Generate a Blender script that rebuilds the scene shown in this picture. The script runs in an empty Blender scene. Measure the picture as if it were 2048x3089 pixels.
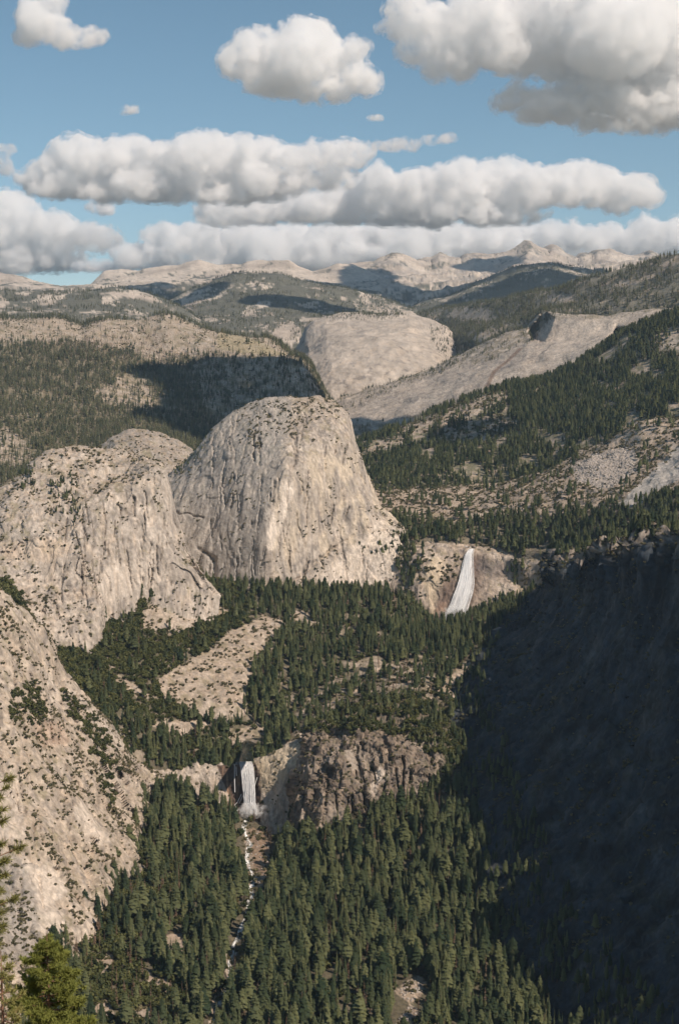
import bpy, bmesh, math, random
import numpy as np

rng = np.random.default_rng(7)
random.seed(7)
scene = bpy.context.scene
col = scene.collection

# ------------------------------------------------------------------ camera, sky, sun, exposure
F = 4267.0            # focal length in photo pixels (50 mm lens on 24 mm wide portrait film)
CX, CY = 1024.0, 1544.5
PITCH = math.radians(5.81)
cam_d = bpy.data.cameras.new('camera')
cam = bpy.data.objects.new('camera', cam_d)
col.objects.link(cam)
cam.location = (0, 0, 0)
cam.rotation_euler = (math.radians(90) - PITCH, 0, 0)
cam_d.sensor_fit = 'VERTICAL'
cam_d.sensor_height = 36.2
cam_d.lens = 36.2 * F / 3089.0
cam_d.clip_start = 0.5
cam_d.clip_end = 200000
scene.camera = cam

SUN = np.array([0.54, -0.47, 0.70]); SUN = SUN / np.linalg.norm(SUN)
SUN_EL = math.asin(SUN[2])
SUN_AZ = math.atan2(SUN[0], SUN[1])      # clockwise from +Y
world = bpy.data.worlds.new('World')
scene.world = world
world.use_nodes = True
wn = world.node_tree
for n in list(wn.nodes):
    wn.nodes.remove(n)
w_out = wn.nodes.new('ShaderNodeOutputWorld')
w_bg = wn.nodes.new('ShaderNodeBackground')
w_sky = wn.nodes.new('ShaderNodeTexSky')
w_sky.sky_type = 'NISHITA'
w_sky.sun_disc = False
w_sky.sun_elevation = SUN_EL
w_sky.sun_rotation = SUN_AZ
w_sky.altitude = 2200
w_sky.air_density = 1.0
w_sky.dust_density = 0.6
w_sky.ozone_density = 1.0
w_hs = wn.nodes.new('ShaderNodeHueSaturation')
w_hs.inputs['Saturation'].default_value = 1.0
w_hs.inputs['Hue'].default_value = 0.481
w_bg.inputs['Strength'].default_value = 0.093
wn.links.new(w_sky.outputs[0], w_hs.inputs['Color'])
wn.links.new(w_hs.outputs[0], w_bg.inputs['Color'])
wn.links.new(w_bg.outputs[0], w_out.inputs['Surface'])

sun_d = bpy.data.lights.new('sun', 'SUN')
sun_d.energy = 5.0
sun_d.angle = math.radians(0.53)
sun_d.color = (1.0, 0.865, 0.735)
sun = bpy.data.objects.new('sun', sun_d)
col.objects.link(sun)
from mathutils import Vector
sun.rotation_euler = Vector(SUN).to_track_quat('Z', 'Y').to_euler()
sun.location = (3000, -2500, 6000)

vs = scene.view_settings
vs.view_transform = 'Standard'
vs.look = 'None'
vs.exposure = 0.0
vs.gamma = 1.0
vs.use_curve_mapping = False
scene.render.engine = 'CYCLES'
cy = scene.cycles
cy.max_bounces = 12
cy.diffuse_bounces = 3
cy.glossy_bounces = 1
cy.transmission_bounces = 2
cy.transparent_max_bounces = 24
cy.volume_bounces = 10
cy.use_adaptive_sampling = True
cy.adaptive_threshold = 0.03
cy.use_denoising = True
cy.volume_max_steps = 64
scene.render.film_transparent = False

# ------------------------------------------------------------------ geometry helpers
CP, SP = math.cos(PITCH), math.sin(PITCH)


def unproj(px, py, D):
    """A pixel of the photograph and the metres straight ahead -> a point of the place."""
    px, py, D = (np.asarray(a, dtype=np.float64) for a in (px, py, D))
    u = (px - CX) / F
    v = (CY - py) / F
    fwd = CP + v * SP
    up = v * CP - SP
    return np.stack([u / fwd * D, D * np.ones_like(u), up / fwd * D], axis=-1)


def proj(P):
    x, y, z = P[..., 0], P[..., 1], P[..., 2]
    f = y * CP - z * SP
    up = y * SP + z * CP
    f = np.maximum(f, 1e-3)
    return CX + F * x / f, CY - F * up / f


from concurrent.futures import ThreadPoolExecutor
_pool = ThreadPoolExecutor(4)
_pr = np.random.default_rng(99)
_PERM = np.concatenate([_pr.permutation(256)] * 3).astype(np.int32)
_g = _pr.normal(size=(256, 3))
_g /= np.linalg.norm(_g, axis=1, keepdims=True)
_GX, _GY, _GZ = (np.ascontiguousarray(_g[:, k] * 1.35, dtype=np.float32) for k in range(3))


def _noise_chunk(P, seed, out):
    fl = np.floor(P)
    f = (P - fl).astype(np.float32)
    I = fl.astype(np.int64)
    x0 = ((I[:, 0] + seed * 37) & 255).astype(np.int32)
    y0 = ((I[:, 1] + seed * 91) & 255).astype(np.int32)
    z0 = ((I[:, 2] + seed * 53) & 255).astype(np.int32)
    x, y, z = (np.ascontiguousarray(f[:, k]) for k in range(3))
    wx, wy, wz = (t * t * t * (t * (t * 6 - 15) + 10) for t in (x, y, z))
    A, B = _PERM[x0], _PERM[x0 + 1]
    r = []
    for q, dx in ((A, 0), (B, 1)):
        for dy in (0, 1):
            h2 = _PERM[q + y0 + dy]
            for dz in (0, 1):
                h = _PERM[h2 + z0 + dz]
                r.append(_GX[h] * (x - dx) + _GY[h] * (y - dy) + _GZ[h] * (z - dz))
    c = [r[k] + wz * (r[k + 1] - r[k]) for k in (0, 2, 4, 6)]
    d0, d1 = c[0] + wy * (c[1] - c[0]), c[2] + wy * (c[3] - c[2])
    out[:] = d0 + wx * (d1 - d0)


def noise(P, seed=0):
    """Gradient noise, about -1..1, of points (..., 3)."""
    shp = P.shape[:-1]
    P = P.reshape(-1, 3)
    out = np.empty(len(P), np.float32)
    list(_pool.map(lambda k: _noise_chunk(P[k:k + 16384], seed, out[k:k + 16384]), range(0, len(P), 16384)))
    return out.reshape(shp)


def fbm(P, octv=4, seed=0, gain=0.5):
    a, s, t = 1.0, 0.0, 0.0
    P = np.array(P, dtype=np.float64)
    for k in range(octv):
        s = s + a * noise(P, seed + k)
        t += a
        a *= gain
        P = P * 2.03
    return s / t * 1.6


def ridged(P, octv=4, seed=0, gain=0.5):
    a, s, t = 1.0, 0.0, 0.0
    P = np.array(P, dtype=np.float64)
    for k in range(octv):
        s = s + a * (1 - 2.2 * np.abs(noise(P, seed + k)))
        t += a
        a *= gain
        P = P * 2.03
    return s / t


def sstep(a, b, x):
    t = np.clip((x - a) / (b - a), 0, 1)
    return t * t * (3 - 2 * t)


def inpoly(px, py, poly):
    """True inside a polygon given in photo pixels."""
    r = np.zeros(px.shape, bool)
    n = len(poly)
    for i in range(n):
        x0, y0 = poly[i]
        x1, y1 = poly[(i + 1) % n]
        if y0 == y1:
            continue
        c = (y0 > py) != (y1 > py)
        r ^= c & (px < (x1 - x0) * (py - y0) / (y1 - y0) + x0)
    return r


def soft(px, py, G, poly, amp=12, size=30.0, seed=300):
    """Like inpoly, with a feathered, ragged edge: 0..1."""
    xs, ys_ = [p[0] for p in poly], [p[1] for p in poly]
    m = (px > min(xs) - 2 * amp) & (px < max(xs) + 2 * amp) & (py > min(ys_) - 2 * amp) & (py < max(ys_) + 2 * amp)
    r = np.zeros(px.shape)
    if not m.any():
        return r
    x, y, g = px[m], py[m], G[m]
    a, b = fbm(g / size, 3, seed), fbm(g / size, 3, seed + 3)
    c, d = noise(g / (size * 0.18), seed + 5), noise(g / (size * 0.18), seed + 6)
    t = 0
    for k, (ox, oy) in enumerate(((0, 0), (0.35, 0.2), (-0.3, 0.3), (0.25, -0.35), (-0.3, -0.25), (0.6, 0), (-0.6, 0), (0, 0.6), (0, -0.6))):
        t = t + inpoly(x + amp * (a + ox + 0.9 * c), y + amp * (b + oy + 0.9 * d), poly)
    r[m] = t / 9.0
    return r


def gsm(a, k):
    """Smooth a row of numbers with a window of k samples, ends kept."""
    k = int(k)
    if k < 2:
        return a
    ker = np.hanning(2 * k + 3)[1:-1]
    ker /= ker.sum()
    pad = np.concatenate([2 * a[0] - a[k:0:-1], a, 2 * a[-1] - a[-2:-k - 2:-1]]) if len(a) > k + 1 else a
    if pad is a:
        return a
    return np.convolve(pad, ker, 'valid')


def pchip(vk, Y, v):
    """Monotone cubic along axis 0 of Y (k, n, 3), knots vk, sampled at v."""
    h = np.diff(vk)
    d = np.diff(Y, axis=0) / h[:, None, None]
    m = np.zeros_like(Y)
    m[0], m[-1] = d[0], d[-1]
    for i in range(1, len(vk) - 1):
        w1, w2 = 2 * h[i] + h[i - 1], h[i] + 2 * h[i - 1]
        p = d[i - 1] * d[i]
        with np.errstate(divide='ignore', invalid='ignore'):
            hm = (w1 + w2) / (w1 / d[i - 1] + w2 / d[i])
        m[i] = np.where(p > 0, hm, 0)
    k = np.clip(np.searchsorted(vk, v, side='right') - 1, 0, len(vk) - 2)
    t = ((v - vk[k]) / h[k])[:, None, None]
    hh = h[k][:, None, None]
    t2, t3 = t * t, t * t * t
    return (2 * t3 - 3 * t2 + 1) * Y[k] + (t3 - 2 * t2 + t) * hh * m[k] + (-2 * t3 + 3 * t2) * Y[k + 1] + (t3 - t2) * hh * m[k + 1]


def R(*pts, jag=0):
    """A line across the place: (px, py, metres ahead) points, left to right; jag = serration of a crest."""
    a = np.array(pts, dtype=np.float64)
    if jag:
        x = np.arange(a[0, 0], a[-1, 0] + 1, 3.0)
        y = np.interp(x, a[:, 0], a[:, 1])
        q = np.stack([x / 46.0, 0 * x, 0 * x], -1)
        y -= jag * (ridged(q, 4, 17, 0.6) - 0.45)
        a = np.stack([x, y, np.interp(x, a[:, 0], a[:, 2])], -1)
    return a


def loft(rows, step=3.2, back=None, skirt=None, sm=0.05, smy=0.008, order=None):
    """Rows far -> near give a grid (rows, columns, 3). back / skirt: (metres along y, metres down)."""
    nu = int(max(r[-1, 0] - r[0, 0] for r in rows) / step)
    u = np.linspace(0, 1, nu)
    L = []
    for r in rows:
        x = r[0, 0] + u * (r[-1, 0] - r[0, 0])
        y = gsm(np.interp(x, r[:, 0], r[:, 1]), nu * smy)
        d = gsm(np.interp(x, r[:, 0], r[:, 2]), nu * sm)
        L.append(unproj(x, y, d))
    steps = []
    for a, b in zip(L[:-1], L[1:]):
        pa, pb = proj(a), proj(b)
        pix = np.percentile(np.abs(pa[1] - pb[1]), 75)
        steps.append(max(4, int(pix / step)))
    if back:
        L.insert(0, L[0] + np.array([0, back[0], -back[1]]))
        L.insert(0, L[0] + np.array([0, back[0], -back[1] * 1.6]))
        steps = [5, 12] + steps
    if skirt:
        L.append(L[-1] + np.array([0, -skirt[0], -skirt[1]]))
        steps.append(8)
    vk = np.concatenate([[0], np.cumsum(steps)]).astype(float)
    v = np.arange(vk[-1] + 1)
    return pchip(vk, np.array(L), v)


def normals(G):
    du = np.gradient(G, axis=1)
    dv = np.gradient(G, axis=0)
    n = np.cross(du, dv)
    n /= np.linalg.norm(n, axis=-1, keepdims=True) + 1e-9
    if np.mean(n[..., 2]) < 0:
        n = -n
    return n


def mesh_from(name, V, faces, mat, smooth=False):
    me = bpy.data.meshes.new(name)
    V = np.ascontiguousarray(V, dtype=np.float32).reshape(-1, 3)
    faces = np.ascontiguousarray(faces, dtype=np.int32)
    nf, k = faces.shape
    me.vertices.add(len(V))
    me.vertices.foreach_set('co', V.ravel())
    me.loops.add(nf * k)
    me.loops.foreach_set('vertex_index', faces.ravel())
    me.polygons.add(nf)
    me.polygons.foreach_set('loop_start', np.arange(0, nf * k, k, dtype=np.int32))
    me.polygons.foreach_set('loop_total', np.full(nf, k, dtype=np.int32))
    if smooth:
        me.polygons.foreach_set('use_smooth', np.ones(nf, bool))
    me.update(calc_edges=True)
    if mat:
        me.materials.append(mat)
    return me


def link(name, me, parent=None, loc=None, **props):
    o = bpy.data.objects.new(name, me)
    col.objects.link(o)
    if parent:
        o.parent = parent
    if loc is not None:
        o.location = loc
    for k, v in props.items():
        o[k] = v
    return o


def grid_faces(nv, nu):
    i = np.arange(nv * nu).reshape(nv, nu)
    return np.stack([i[:-1, :-1], i[1:, :-1], i[1:, 1:], i[:-1, 1:]], axis=-1).reshape(-1, 4)


# ------------------------------------------------------------------ materials
def new_mat(name):
    m = bpy.data.materials.new(name)
    m.use_nodes = True
    nt = m.node_tree
    for n in list(nt.nodes):
        nt.nodes.remove(n)
    out = nt.nodes.new('ShaderNodeOutputMaterial')
    return m, nt, out


def N(nt, t, **kw):
    n = nt.nodes.new(t)
    for k, v in kw.items():
        if k in n.inputs:
            n.inputs[k].default_value = v
        else:
            setattr(n, k, v)
    return n


def rock_material(name, fine=6.0, bump=2.0, streak=True):
    """Granite: the mesh's own mineral tint, broken up by grain, lichen and water streaks."""
    m, nt, out = new_mat(name)
    b = N(nt, 'ShaderNodeBsdfPrincipled', Roughness=0.9)
    b.inputs['Specular IOR Level'].default_value = 0.25
    tc = N(nt, 'ShaderNodeTexCoord')
    at = N(nt, 'ShaderNodeAttribute', attribute_name='tint')
    n1 = N(nt, 'ShaderNodeTexNoise', Scale=1.0 / fine, Detail=5.0, Roughness=0.65)
    nt.links.new(tc.outputs['Object'], n1.inputs['Vector'])
    mp = N(nt, 'ShaderNodeMapping')
    mp.inputs['Scale'].default_value = (0.9 / fine, 0.9 / fine, 0.09 / fine)
    nt.links.new(tc.outputs['Object'], mp.inputs['Vector'])
    n2 = N(nt, 'ShaderNodeTexNoise', Scale=1.0, Detail=4.0, Roughness=0.6)
    nt.links.new(mp.outputs[0], n2.inputs['Vector'])
    r1 = N(nt, 'ShaderNodeMapRange')
    r1.inputs['From Min'].default_value = 0.3
    r1.inputs['From Max'].default_value = 0.7
    r1.inputs['To Min'].default_value = 0.82
    r1.inputs['To Max'].default_value = 1.15
    nt.links.new(n1.outputs['Fac'], r1.inputs['Value'])
    r2 = N(nt, 'ShaderNodeMapRange')
    r2.inputs['From Min'].default_value = 0.35
    r2.inputs['From Max'].default_value = 0.65
    r2.inputs['To Min'].default_value = 0.70 if streak else 0.95
    r2.inputs['To Max'].default_value = 1.18 if streak else 1.05
    nt.links.new(n2.outputs['Fac'], r2.inputs['Value'])
    mu = N(nt, 'ShaderNodeMath', operation='MULTIPLY')
    nt.links.new(r1.outputs[0], mu.inputs[0])
    nt.links.new(r2.outputs[0], mu.inputs[1])
    mx = N(nt, 'ShaderNodeVectorMath', operation='SCALE')
    nt.links.new(at.outputs['Color'], mx.inputs[0])
    nt.links.new(mu.outputs[0], mx.inputs['Scale'])
    nt.links.new(mx.outputs[0], b.inputs['Base Color'])
    ad = N(nt, 'ShaderNodeMath', operation='ADD')
    nt.links.new(n1.outputs['Fac'], ad.inputs[0])
    nt.links.new(n2.outputs['Fac'], ad.inputs[1])
    bp = N(nt, 'ShaderNodeBump', Strength=0.7, Distance=bump)
    nt.links.new(ad.outputs[0], bp.inputs['Height'])
    nt.links.new(bp.outputs[0], b.inputs['Normal'])
    nt.links.new(b.outputs[0], out.inputs['Surface'])
    return m


def leaf_material(name, c0, c1, scale=0.4, trans=0.25):
    """Foliage: a hue that differs from plant to plant and from spray to spray."""
    m, nt, out = new_mat(name)
    b = N(nt, 'ShaderNodeBsdfPrincipled', Roughness=0.75)
    b.inputs['Specular IOR Level'].default_value = 0.2
    oi = N(nt, 'ShaderNodeObjectInfo')
    tc = N(nt, 'ShaderNodeTexCoord')
    nz = N(nt, 'ShaderNodeTexNoise', Scale=scale, Detail=2.0)
    nt.links.new(tc.outputs['Object'], nz.inputs['Vector'])
    mm = N(nt, 'ShaderNodeMath', operation='MULTIPLY_ADD')
    mm.inputs[1].default_value = 0.9
    nt.links.new(nz.outputs['Fac'], mm.inputs[0])
    sb = N(nt, 'ShaderNodeMath', operation='SUBTRACT')
    sb.inputs[1].default_value = 0.45
    nt.links.new(oi.outputs['Random'], sb.inputs[0])
    nt.links.new(sb.outputs[0], mm.inputs[2])
    cr = N(nt, 'ShaderNodeMix', data_type='RGBA')
    cr.clamp_factor = True
    nt.links.new(mm.outputs[0], cr.inputs['Factor'])
    cr.inputs['A'].default_value = (*c0, 1)
    cr.inputs['B'].default_value = (*c1, 1)
    nt.links.new(cr.outputs['Result'], b.inputs['Base Color'])
    tr = N(nt, 'ShaderNodeBsdfTranslucent')
    nt.links.new(cr.outputs['Result'], tr.inputs['Color'])
    mx = N(nt, 'ShaderNodeMixShader')
    mx.inputs[0].default_value = trans
    nt.links.new(b.outputs[0], mx.inputs[1])
    nt.links.new(tr.outputs[0], mx.inputs[2])
    nt.links.new(mx.outputs[0], out.inputs['Surface'])
    return m


def plain_material(name, c0, c1, scale=1.0, rough=0.85, bump=0.0):
    m, nt, out = new_mat(name)
    b = N(nt, 'ShaderNodeBsdfPrincipled', Roughness=rough)
    b.inputs['Specular IOR Level'].default_value = 0.25
    tc = N(nt, 'ShaderNodeTexCoord')
    nz = N(nt, 'ShaderNodeTexNoise', Scale=scale, Detail=5.0)
    nt.links.new(tc.outputs['Object'], nz.inputs['Vector'])
    cr = N(nt, 'ShaderNodeValToRGB')
    cr.color_ramp.elements[0].position = 0.35
    cr.color_ramp.elements[1].position = 0.65
    cr.color_ramp.elements[0].color = (*c0, 1)
    cr.color_ramp.elements[1].color = (*c1, 1)
    nt.links.new(nz.outputs['Fac'], cr.inputs['Fac'])
    nt.links.new(cr.outputs[0], b.inputs['Base Color'])
    if bump:
        bp = N(nt, 'ShaderNodeBump', Strength=0.6, Distance=bump)
        nt.links.new(nz.outputs['Fac'], bp.inputs['Height'])
        nt.links.new(bp.outputs[0], b.inputs['Normal'])
    nt.links.new(b.outputs[0], out.inputs['Surface'])
    return m


M_rock = rock_material('granite', 7.0, 2.5)
M_rock_far = rock_material('granite_far', 60.0, 12.0, streak=False)
M_soil = rock_material('forest_floor', 8.0, 1.5, streak=False)
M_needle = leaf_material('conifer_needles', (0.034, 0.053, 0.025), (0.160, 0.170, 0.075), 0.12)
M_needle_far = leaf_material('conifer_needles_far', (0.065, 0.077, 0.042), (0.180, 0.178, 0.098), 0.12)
M_oak = leaf_material('oak_leaves', (0.045, 0.058, 0.020), (0.145, 0.145, 0.052), 0.25)
M_shrub = leaf_material('chaparral_leaves', (0.080, 0.080, 0.036), (0.24, 0.205, 0.115), 0.4)
M_dead = leaf_material('dead_needles', (0.13, 0.085, 0.055), (0.22, 0.15, 0.10), 0.3)
M_bark = plain_material('bark', (0.09, 0.06, 0.042), (0.17, 0.11, 0.075), 0.6, bump=0.3)

GREY = np.array([0.405, 0.340, 0.282])
PALE = np.array([0.60, 0.512, 0.425])
WARM = np.array([0.50, 0.390, 0.290])
DARK = np.array([0.180, 0.157, 0.140])
RUST = np.array([0.36, 0.235, 0.165])
SOIL = np.array([0.30, 0.225, 0.160])
DUFF = np.array([0.115, 0.100, 0.062])
FARG = np.array([0.150, 0.145, 0.112])


def mixc(a, b, t):
    t = np.asarray(t)[..., None]
    return a * (1 - t) + b * t


patches = {}
TILT = np.array([[0.8, 0.2, 0.55], [-0.1, 0.97, -0.2], [-0.58, 0.1, 0.8]])


def relief(G, amp, scale, aniso=(1, 1, 1), seed=0, octv=5, rid=0.5):
    n = normals(G)
    P = G / scale * np.array(aniso)
    h = fbm(P, octv, seed) * (1 - rid)
    if rid > 0:
        h = h + rid * ridged(P * 0.8, octv, seed + 20)
    return G + n * (h * amp)[..., None]


def crags(G, amp, scale, aniso=(1, 1, 0.4), seed=0, k=4.0, sharp=0.85, octv=3, mask=None):
    """Broken rock: plates and corners that step in and out of the face."""
    n = normals(G)
    P = G / scale * np.array(aniso)
    wq = noise(P * 1.7, seed + 40)
    P = P + 0.35 * np.stack([wq, -wq, noise(P * 1.5, seed + 42)], -1)
    h = fbm(P, octv, seed)
    q = np.floor(h * k + 0.5) / k
    h = q + (h - q) * (1 - sharp)
    if mask is not None:
        h = h * mask
    return G + n * (h * amp)[..., None]


def fractures(G, box, n, seed, lean=0.0, width=1.7, depth=9.0):
    """Long joints split into a rock face, running down it; box = where on the face, in the photo."""
    r = np.random.default_rng(seed)
    px, py = proj(G)
    px = px + 9 * noise(G / 40.0, seed) + 3 * noise(G / 9.0, seed + 1)
    k = np.zeros(px.shape)
    for i in range(n):
        x, y = box[0] + (box[2] - box[0]) * r.random(), box[1] + (box[3] - box[1]) * r.random()
        L = 30 + 110 * r.random() ** 1.5
        m = (np.abs(px - x) < L * 0.6 + 12) & (py > y - 6) & (py < y + L + 6)
        if not m.any():
            continue
        sl = lean + r.normal(0, 0.10)
        d = px[m] - x - sl * (py[m] - y)
        e = sstep(0, 12, py[m] - y) * (1 - sstep(L - 18, L, py[m] - y))
        w = width * (0.7 + 0.8 * r.random())
        step = np.where(d > 0, np.exp(-d / (w * 7)), 0) * (r.random() < 0.5) * 0.35
        k[m] = np.maximum(k[m], (np.exp(-(d / w) ** 2) + step) * e * (0.5 + 0.7 * r.random()))
    return G * (1 + depth * k / G[..., 1])[..., None], k


def build_patch(name, G, mat, tint_fn, label, smooth=False):
    n = normals(G)
    px, py = proj(G)
    C = np.clip(tint_fn(px, py, G, n), 0.005, 0.9)
    nv, nu = G.shape[:2]
    me = mesh_from(name, G, grid_faces(nv, nu), mat, smooth)
    a = me.color_attributes.new('tint', 'FLOAT_COLOR', 'POINT')
    rgba = np.ones((nv * nu, 4), np.float32)
    rgba[:, :3] = C.reshape(-1, 3)
    a.data.foreach_set('color', rgba.ravel())
    o = link(name, me, kind='structure', label=label)
    patches[name + label] = (G, n, px, py)
    return G, n, px, py


def granite(px, py, G, n, seed=0, streak=0.6, warm=0.5, size=40.0, soil=True, base=None, joints=0.28):
    """Mineral colour of bare granite: pale fresh rock, grey weathered rock, dark lichen streaks, rust, grit on ledges."""
    base = GREY if base is None else base * np.array([1.0, 0.94, 0.885])
    a = fbm(G / (size * 3.0), 4, seed)
    b = fbm(G / size * np.array([1.3, 1.3, 0.22]), 4, seed + 5)
    c = fbm(G / (size * 0.35), 3, seed + 9)
    C = np.broadcast_to(base, G.shape).copy()
    C = mixc(C, PALE, sstep(-0.1, 0.6, a) * 0.55)
    C = mixc(C, WARM, sstep(0.0, 0.5, b) * warm)
    C = mixc(C, DARK, sstep(0.12, 0.55, -b) * streak)
    C = C * (1 + 0.22 * c)[..., None]
    j1 = ridged(G / size * np.array([0.75, 0.75, 0.13]), 2, seed + 21)
    j2 = ridged((G @ TILT) / size * np.array([0.5, 0.5, 0.16]), 2, seed + 23)
    C = mixc(C, DARK * 0.55, np.clip(sstep(0.80, 0.93, j1) + 0.7 * sstep(0.82, 0.94, j2), 0, 1) * joints)
    if soil:
        br = sstep(0.05, 0.45, fbm(G / (size * 0.9), 4, seed + 13)) * sstep(0.38, 0.62, n[..., 2])
        C = mixc(C, np.array([0.215, 0.185, 0.105]), br * 0.65)
        C = mixc(C, SOIL * 1.25, sstep(0.72, 0.9, n[..., 2]) * sstep(-0.3, 0.3, c) * 0.6)
    return C


trees = {'conifer': [], 'far_conifer': [], 'oak': [], 'shrub': [], 'dead': []}


def scatter(kind, patch, dens, hrange, seed=0, margin=60):
    """Plants over a patch; dens = plants per square metre at each grid point."""
    G, n, px, py = patch
    r = np.random.default_rng(1000 + seed)
    a = G[1:, :-1] - G[:-1, :-1]
    b = G[:-1, 1:] - G[:-1, :-1]
    area = np.linalg.norm(np.cross(a, b), axis=-1)
    cpx, cpy = px[:-1, :-1], py[:-1, :-1]
    vis = (cpx > -margin) & (cpx < 2048 + margin) & (cpy > 500) & (cpy < 3089 + 160)
    d = dens[:-1, :-1] * area * vis
    tot = d.sum()
    if tot < 1:
        return
    k = r.poisson(tot)
    idx = r.choice(d.size, k, p=(d / tot).ravel())
    i, j = np.unravel_index(idx, d.shape)
    s, t = r.random(k)[:, None], r.random(k)[:, None]
    P = G[i, j] * (1 - s) * (1 - t) + G[i + 1, j] * s * (1 - t) + G[i, j + 1] * (1 - s) * t + G[i + 1, j + 1] * s * t
    h = hrange[0] + (hrange[1] - hrange[0]) * r.beta(2, 2, k)
    trees[kind].append(np.concatenate([P, h[:, None]], axis=1))


# ------------------------------------------------------------------ clouds
def cloud_material(name, dens, size, lo=0.40, hi=0.62, top=2.6):
    """Droplets, thick in the billows and thin between them; even enough to show no pattern."""
    m, nt, out = new_mat(name)
    v = N(nt, 'ShaderNodeVolumeScatter', Anisotropy=0.1)
    v.inputs['Color'].default_value = (0.978, 0.938, 0.908, 1)
    tc = N(nt, 'ShaderNodeTexCoord')
    nz = N(nt, 'ShaderNodeTexNoise', Scale=1.0 / size, Detail=3.0, Roughness=0.62)
    nt.links.new(tc.outputs['Object'], nz.inputs['Vector'])
    mr = N(nt, 'ShaderNodeMapRange', interpolation_type='SMOOTHSTEP')
    mr.inputs['From Min'].default_value = lo
    mr.inputs['From Max'].default_value = hi
    mr.inputs['To Min'].default_value = dens * 0.03
    mr.inputs['To Max'].default_value = dens * top
    nt.links.new(nz.outputs['Fac'], mr.inputs['Value'])
    nt.links.new(mr.outputs[0], v.inputs['Density'])
    nt.links.new(v.outputs[0], out.inputs['Volume'])
    m.cycles.volume_step_rate = 1.4
    return m


_b = bmesh.new()
bmesh.ops.create_icosphere(_b, subdivisions=2, radius=1.0)
ICO_V = np.array([v.co[:] for v in _b.verts])
ICO_F = np.array([[v.index for v in f.verts] for f in _b.faces])
_b.free()


def main_piece(me):
    """The largest connected body of a mesh, loose crumbs dropped."""
    n = len(me.vertices)
    E = np.empty(len(me.edges) * 2, np.int32)
    me.edges.foreach_get('vertices', E)
    E = E.reshape(-1, 2)
    lab = np.arange(n)
    while True:
        m = np.minimum(lab[E[:, 0]], lab[E[:, 1]])
        new = lab.copy()
        np.minimum.at(new, E[:, 0], m)
        np.minimum.at(new, E[:, 1], m)
        new = new[new]
        if (new == lab).all():
            break
        lab = new
    ids, cnt = np.unique(lab, return_counts=True)
    if len(ids) == 1:
        return me
    ok = lab == ids[cnt.argmax()]
    V = np.empty(n * 3, np.float32)
    me.vertices.foreach_get('co', V)
    Fq = np.empty(len(me.polygons) * 4, np.int32)
    me.loops.foreach_get('vertex_index', Fq)
    Fq = Fq.reshape(-1, 4)
    Fq = Fq[ok[Fq[:, 0]]]
    idx = np.cumsum(ok) - 1
    new_me = mesh_from(me.name, V.reshape(-1, 3)[ok], idx[Fq], None)
    bpy.data.meshes.remove(me)
    return new_me


def ball_cloud(name, balls, vox, bump, mat, label, seed, group=None):
    """A heap of puffs grown together into one closed billowing body."""
    bl = np.array(balls)
    Vb = (ICO_V[None] * bl[:, None, 3:6] + bl[:, None, 0:3]).reshape(-1, 3)
    Fb = (ICO_F[None] + (np.arange(len(bl)) * len(ICO_V))[:, None, None]).reshape(-1, 3)
    me = mesh_from('cloud_raw', Vb, Fb, None)
    o = bpy.data.objects.new('cloud_raw', me)
    col.objects.link(o)
    md = o.modifiers.new('r', 'REMESH')
    md.mode = 'VOXEL'
    md.voxel_size = vox
    dg = bpy.context.evaluated_depsgraph_get()
    dg.update()
    me2 = bpy.data.meshes.new_from_object(o.evaluated_get(dg))
    bpy.data.objects.remove(o)
    bpy.data.meshes.remove(me)
    me2 = main_piece(me2)
    n = len(me2.vertices)
    V = np.empty(n * 3, np.float32)
    me2.vertices.foreach_get('co', V)
    V = V.reshape(-1, 3).astype(float)
    Nn = np.empty(n * 3, np.float32)
    me2.vertices.foreach_get('normal', Nn)
    Nn = Nn.reshape(-1, 3)
    P = V / bump
    h = 0.6 * (0.35 - 1.6 * np.abs(noise(P / 2.6, seed))) + 0.42 * (0.3 - 1.6 * np.abs(noise(P / 1.1, seed + 1))) + 0.26 * (0.3 - 1.6 * np.abs(noise(P * 2.1, seed + 2))) + 0.15 * (0.3 - 1.6 * np.abs(noise(P * 4.4, seed + 4))) + 0.4 * noise(P / 5, seed + 3)
    root = bpy.data.objects.new(name, None)
    col.objects.link(root)
    c0 = np.array([V[:, 0].mean(), V[:, 1].mean(), V[:, 2].min()])
    root.location = c0
    root['label'], root['category'] = label, 'cloud'
    if group:
        root['group'] = group
    zb = np.quantile(V[:, 2], 0.22)
    V[:, 2] = np.where(V[:, 2] < zb, zb - (zb - V[:, 2]) * 0.45, V[:, 2])
    rag = 0.5 * noise(P * 1.7, seed + 8) + 0.4 * noise(P * 4.0, seed + 9)
    for part, me, W, mt in (('core', me2, V + Nn * ((h - 0.16) * bump)[:, None], mat[0]), ('fringe', me2.copy(), V + Nn * ((h + 0.42 + 0.40 * rag) * bump)[:, None], mat[1])):
        me.vertices.foreach_set('co', (W - c0).astype(np.float32).ravel())
        me.polygons.foreach_set('use_smooth', np.ones(len(me.polygons), bool))
        me.materials.clear()
        me.materials.append(mt)
        me.name = part
        me.update()
        link(part, me, root)
    return root


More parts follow.
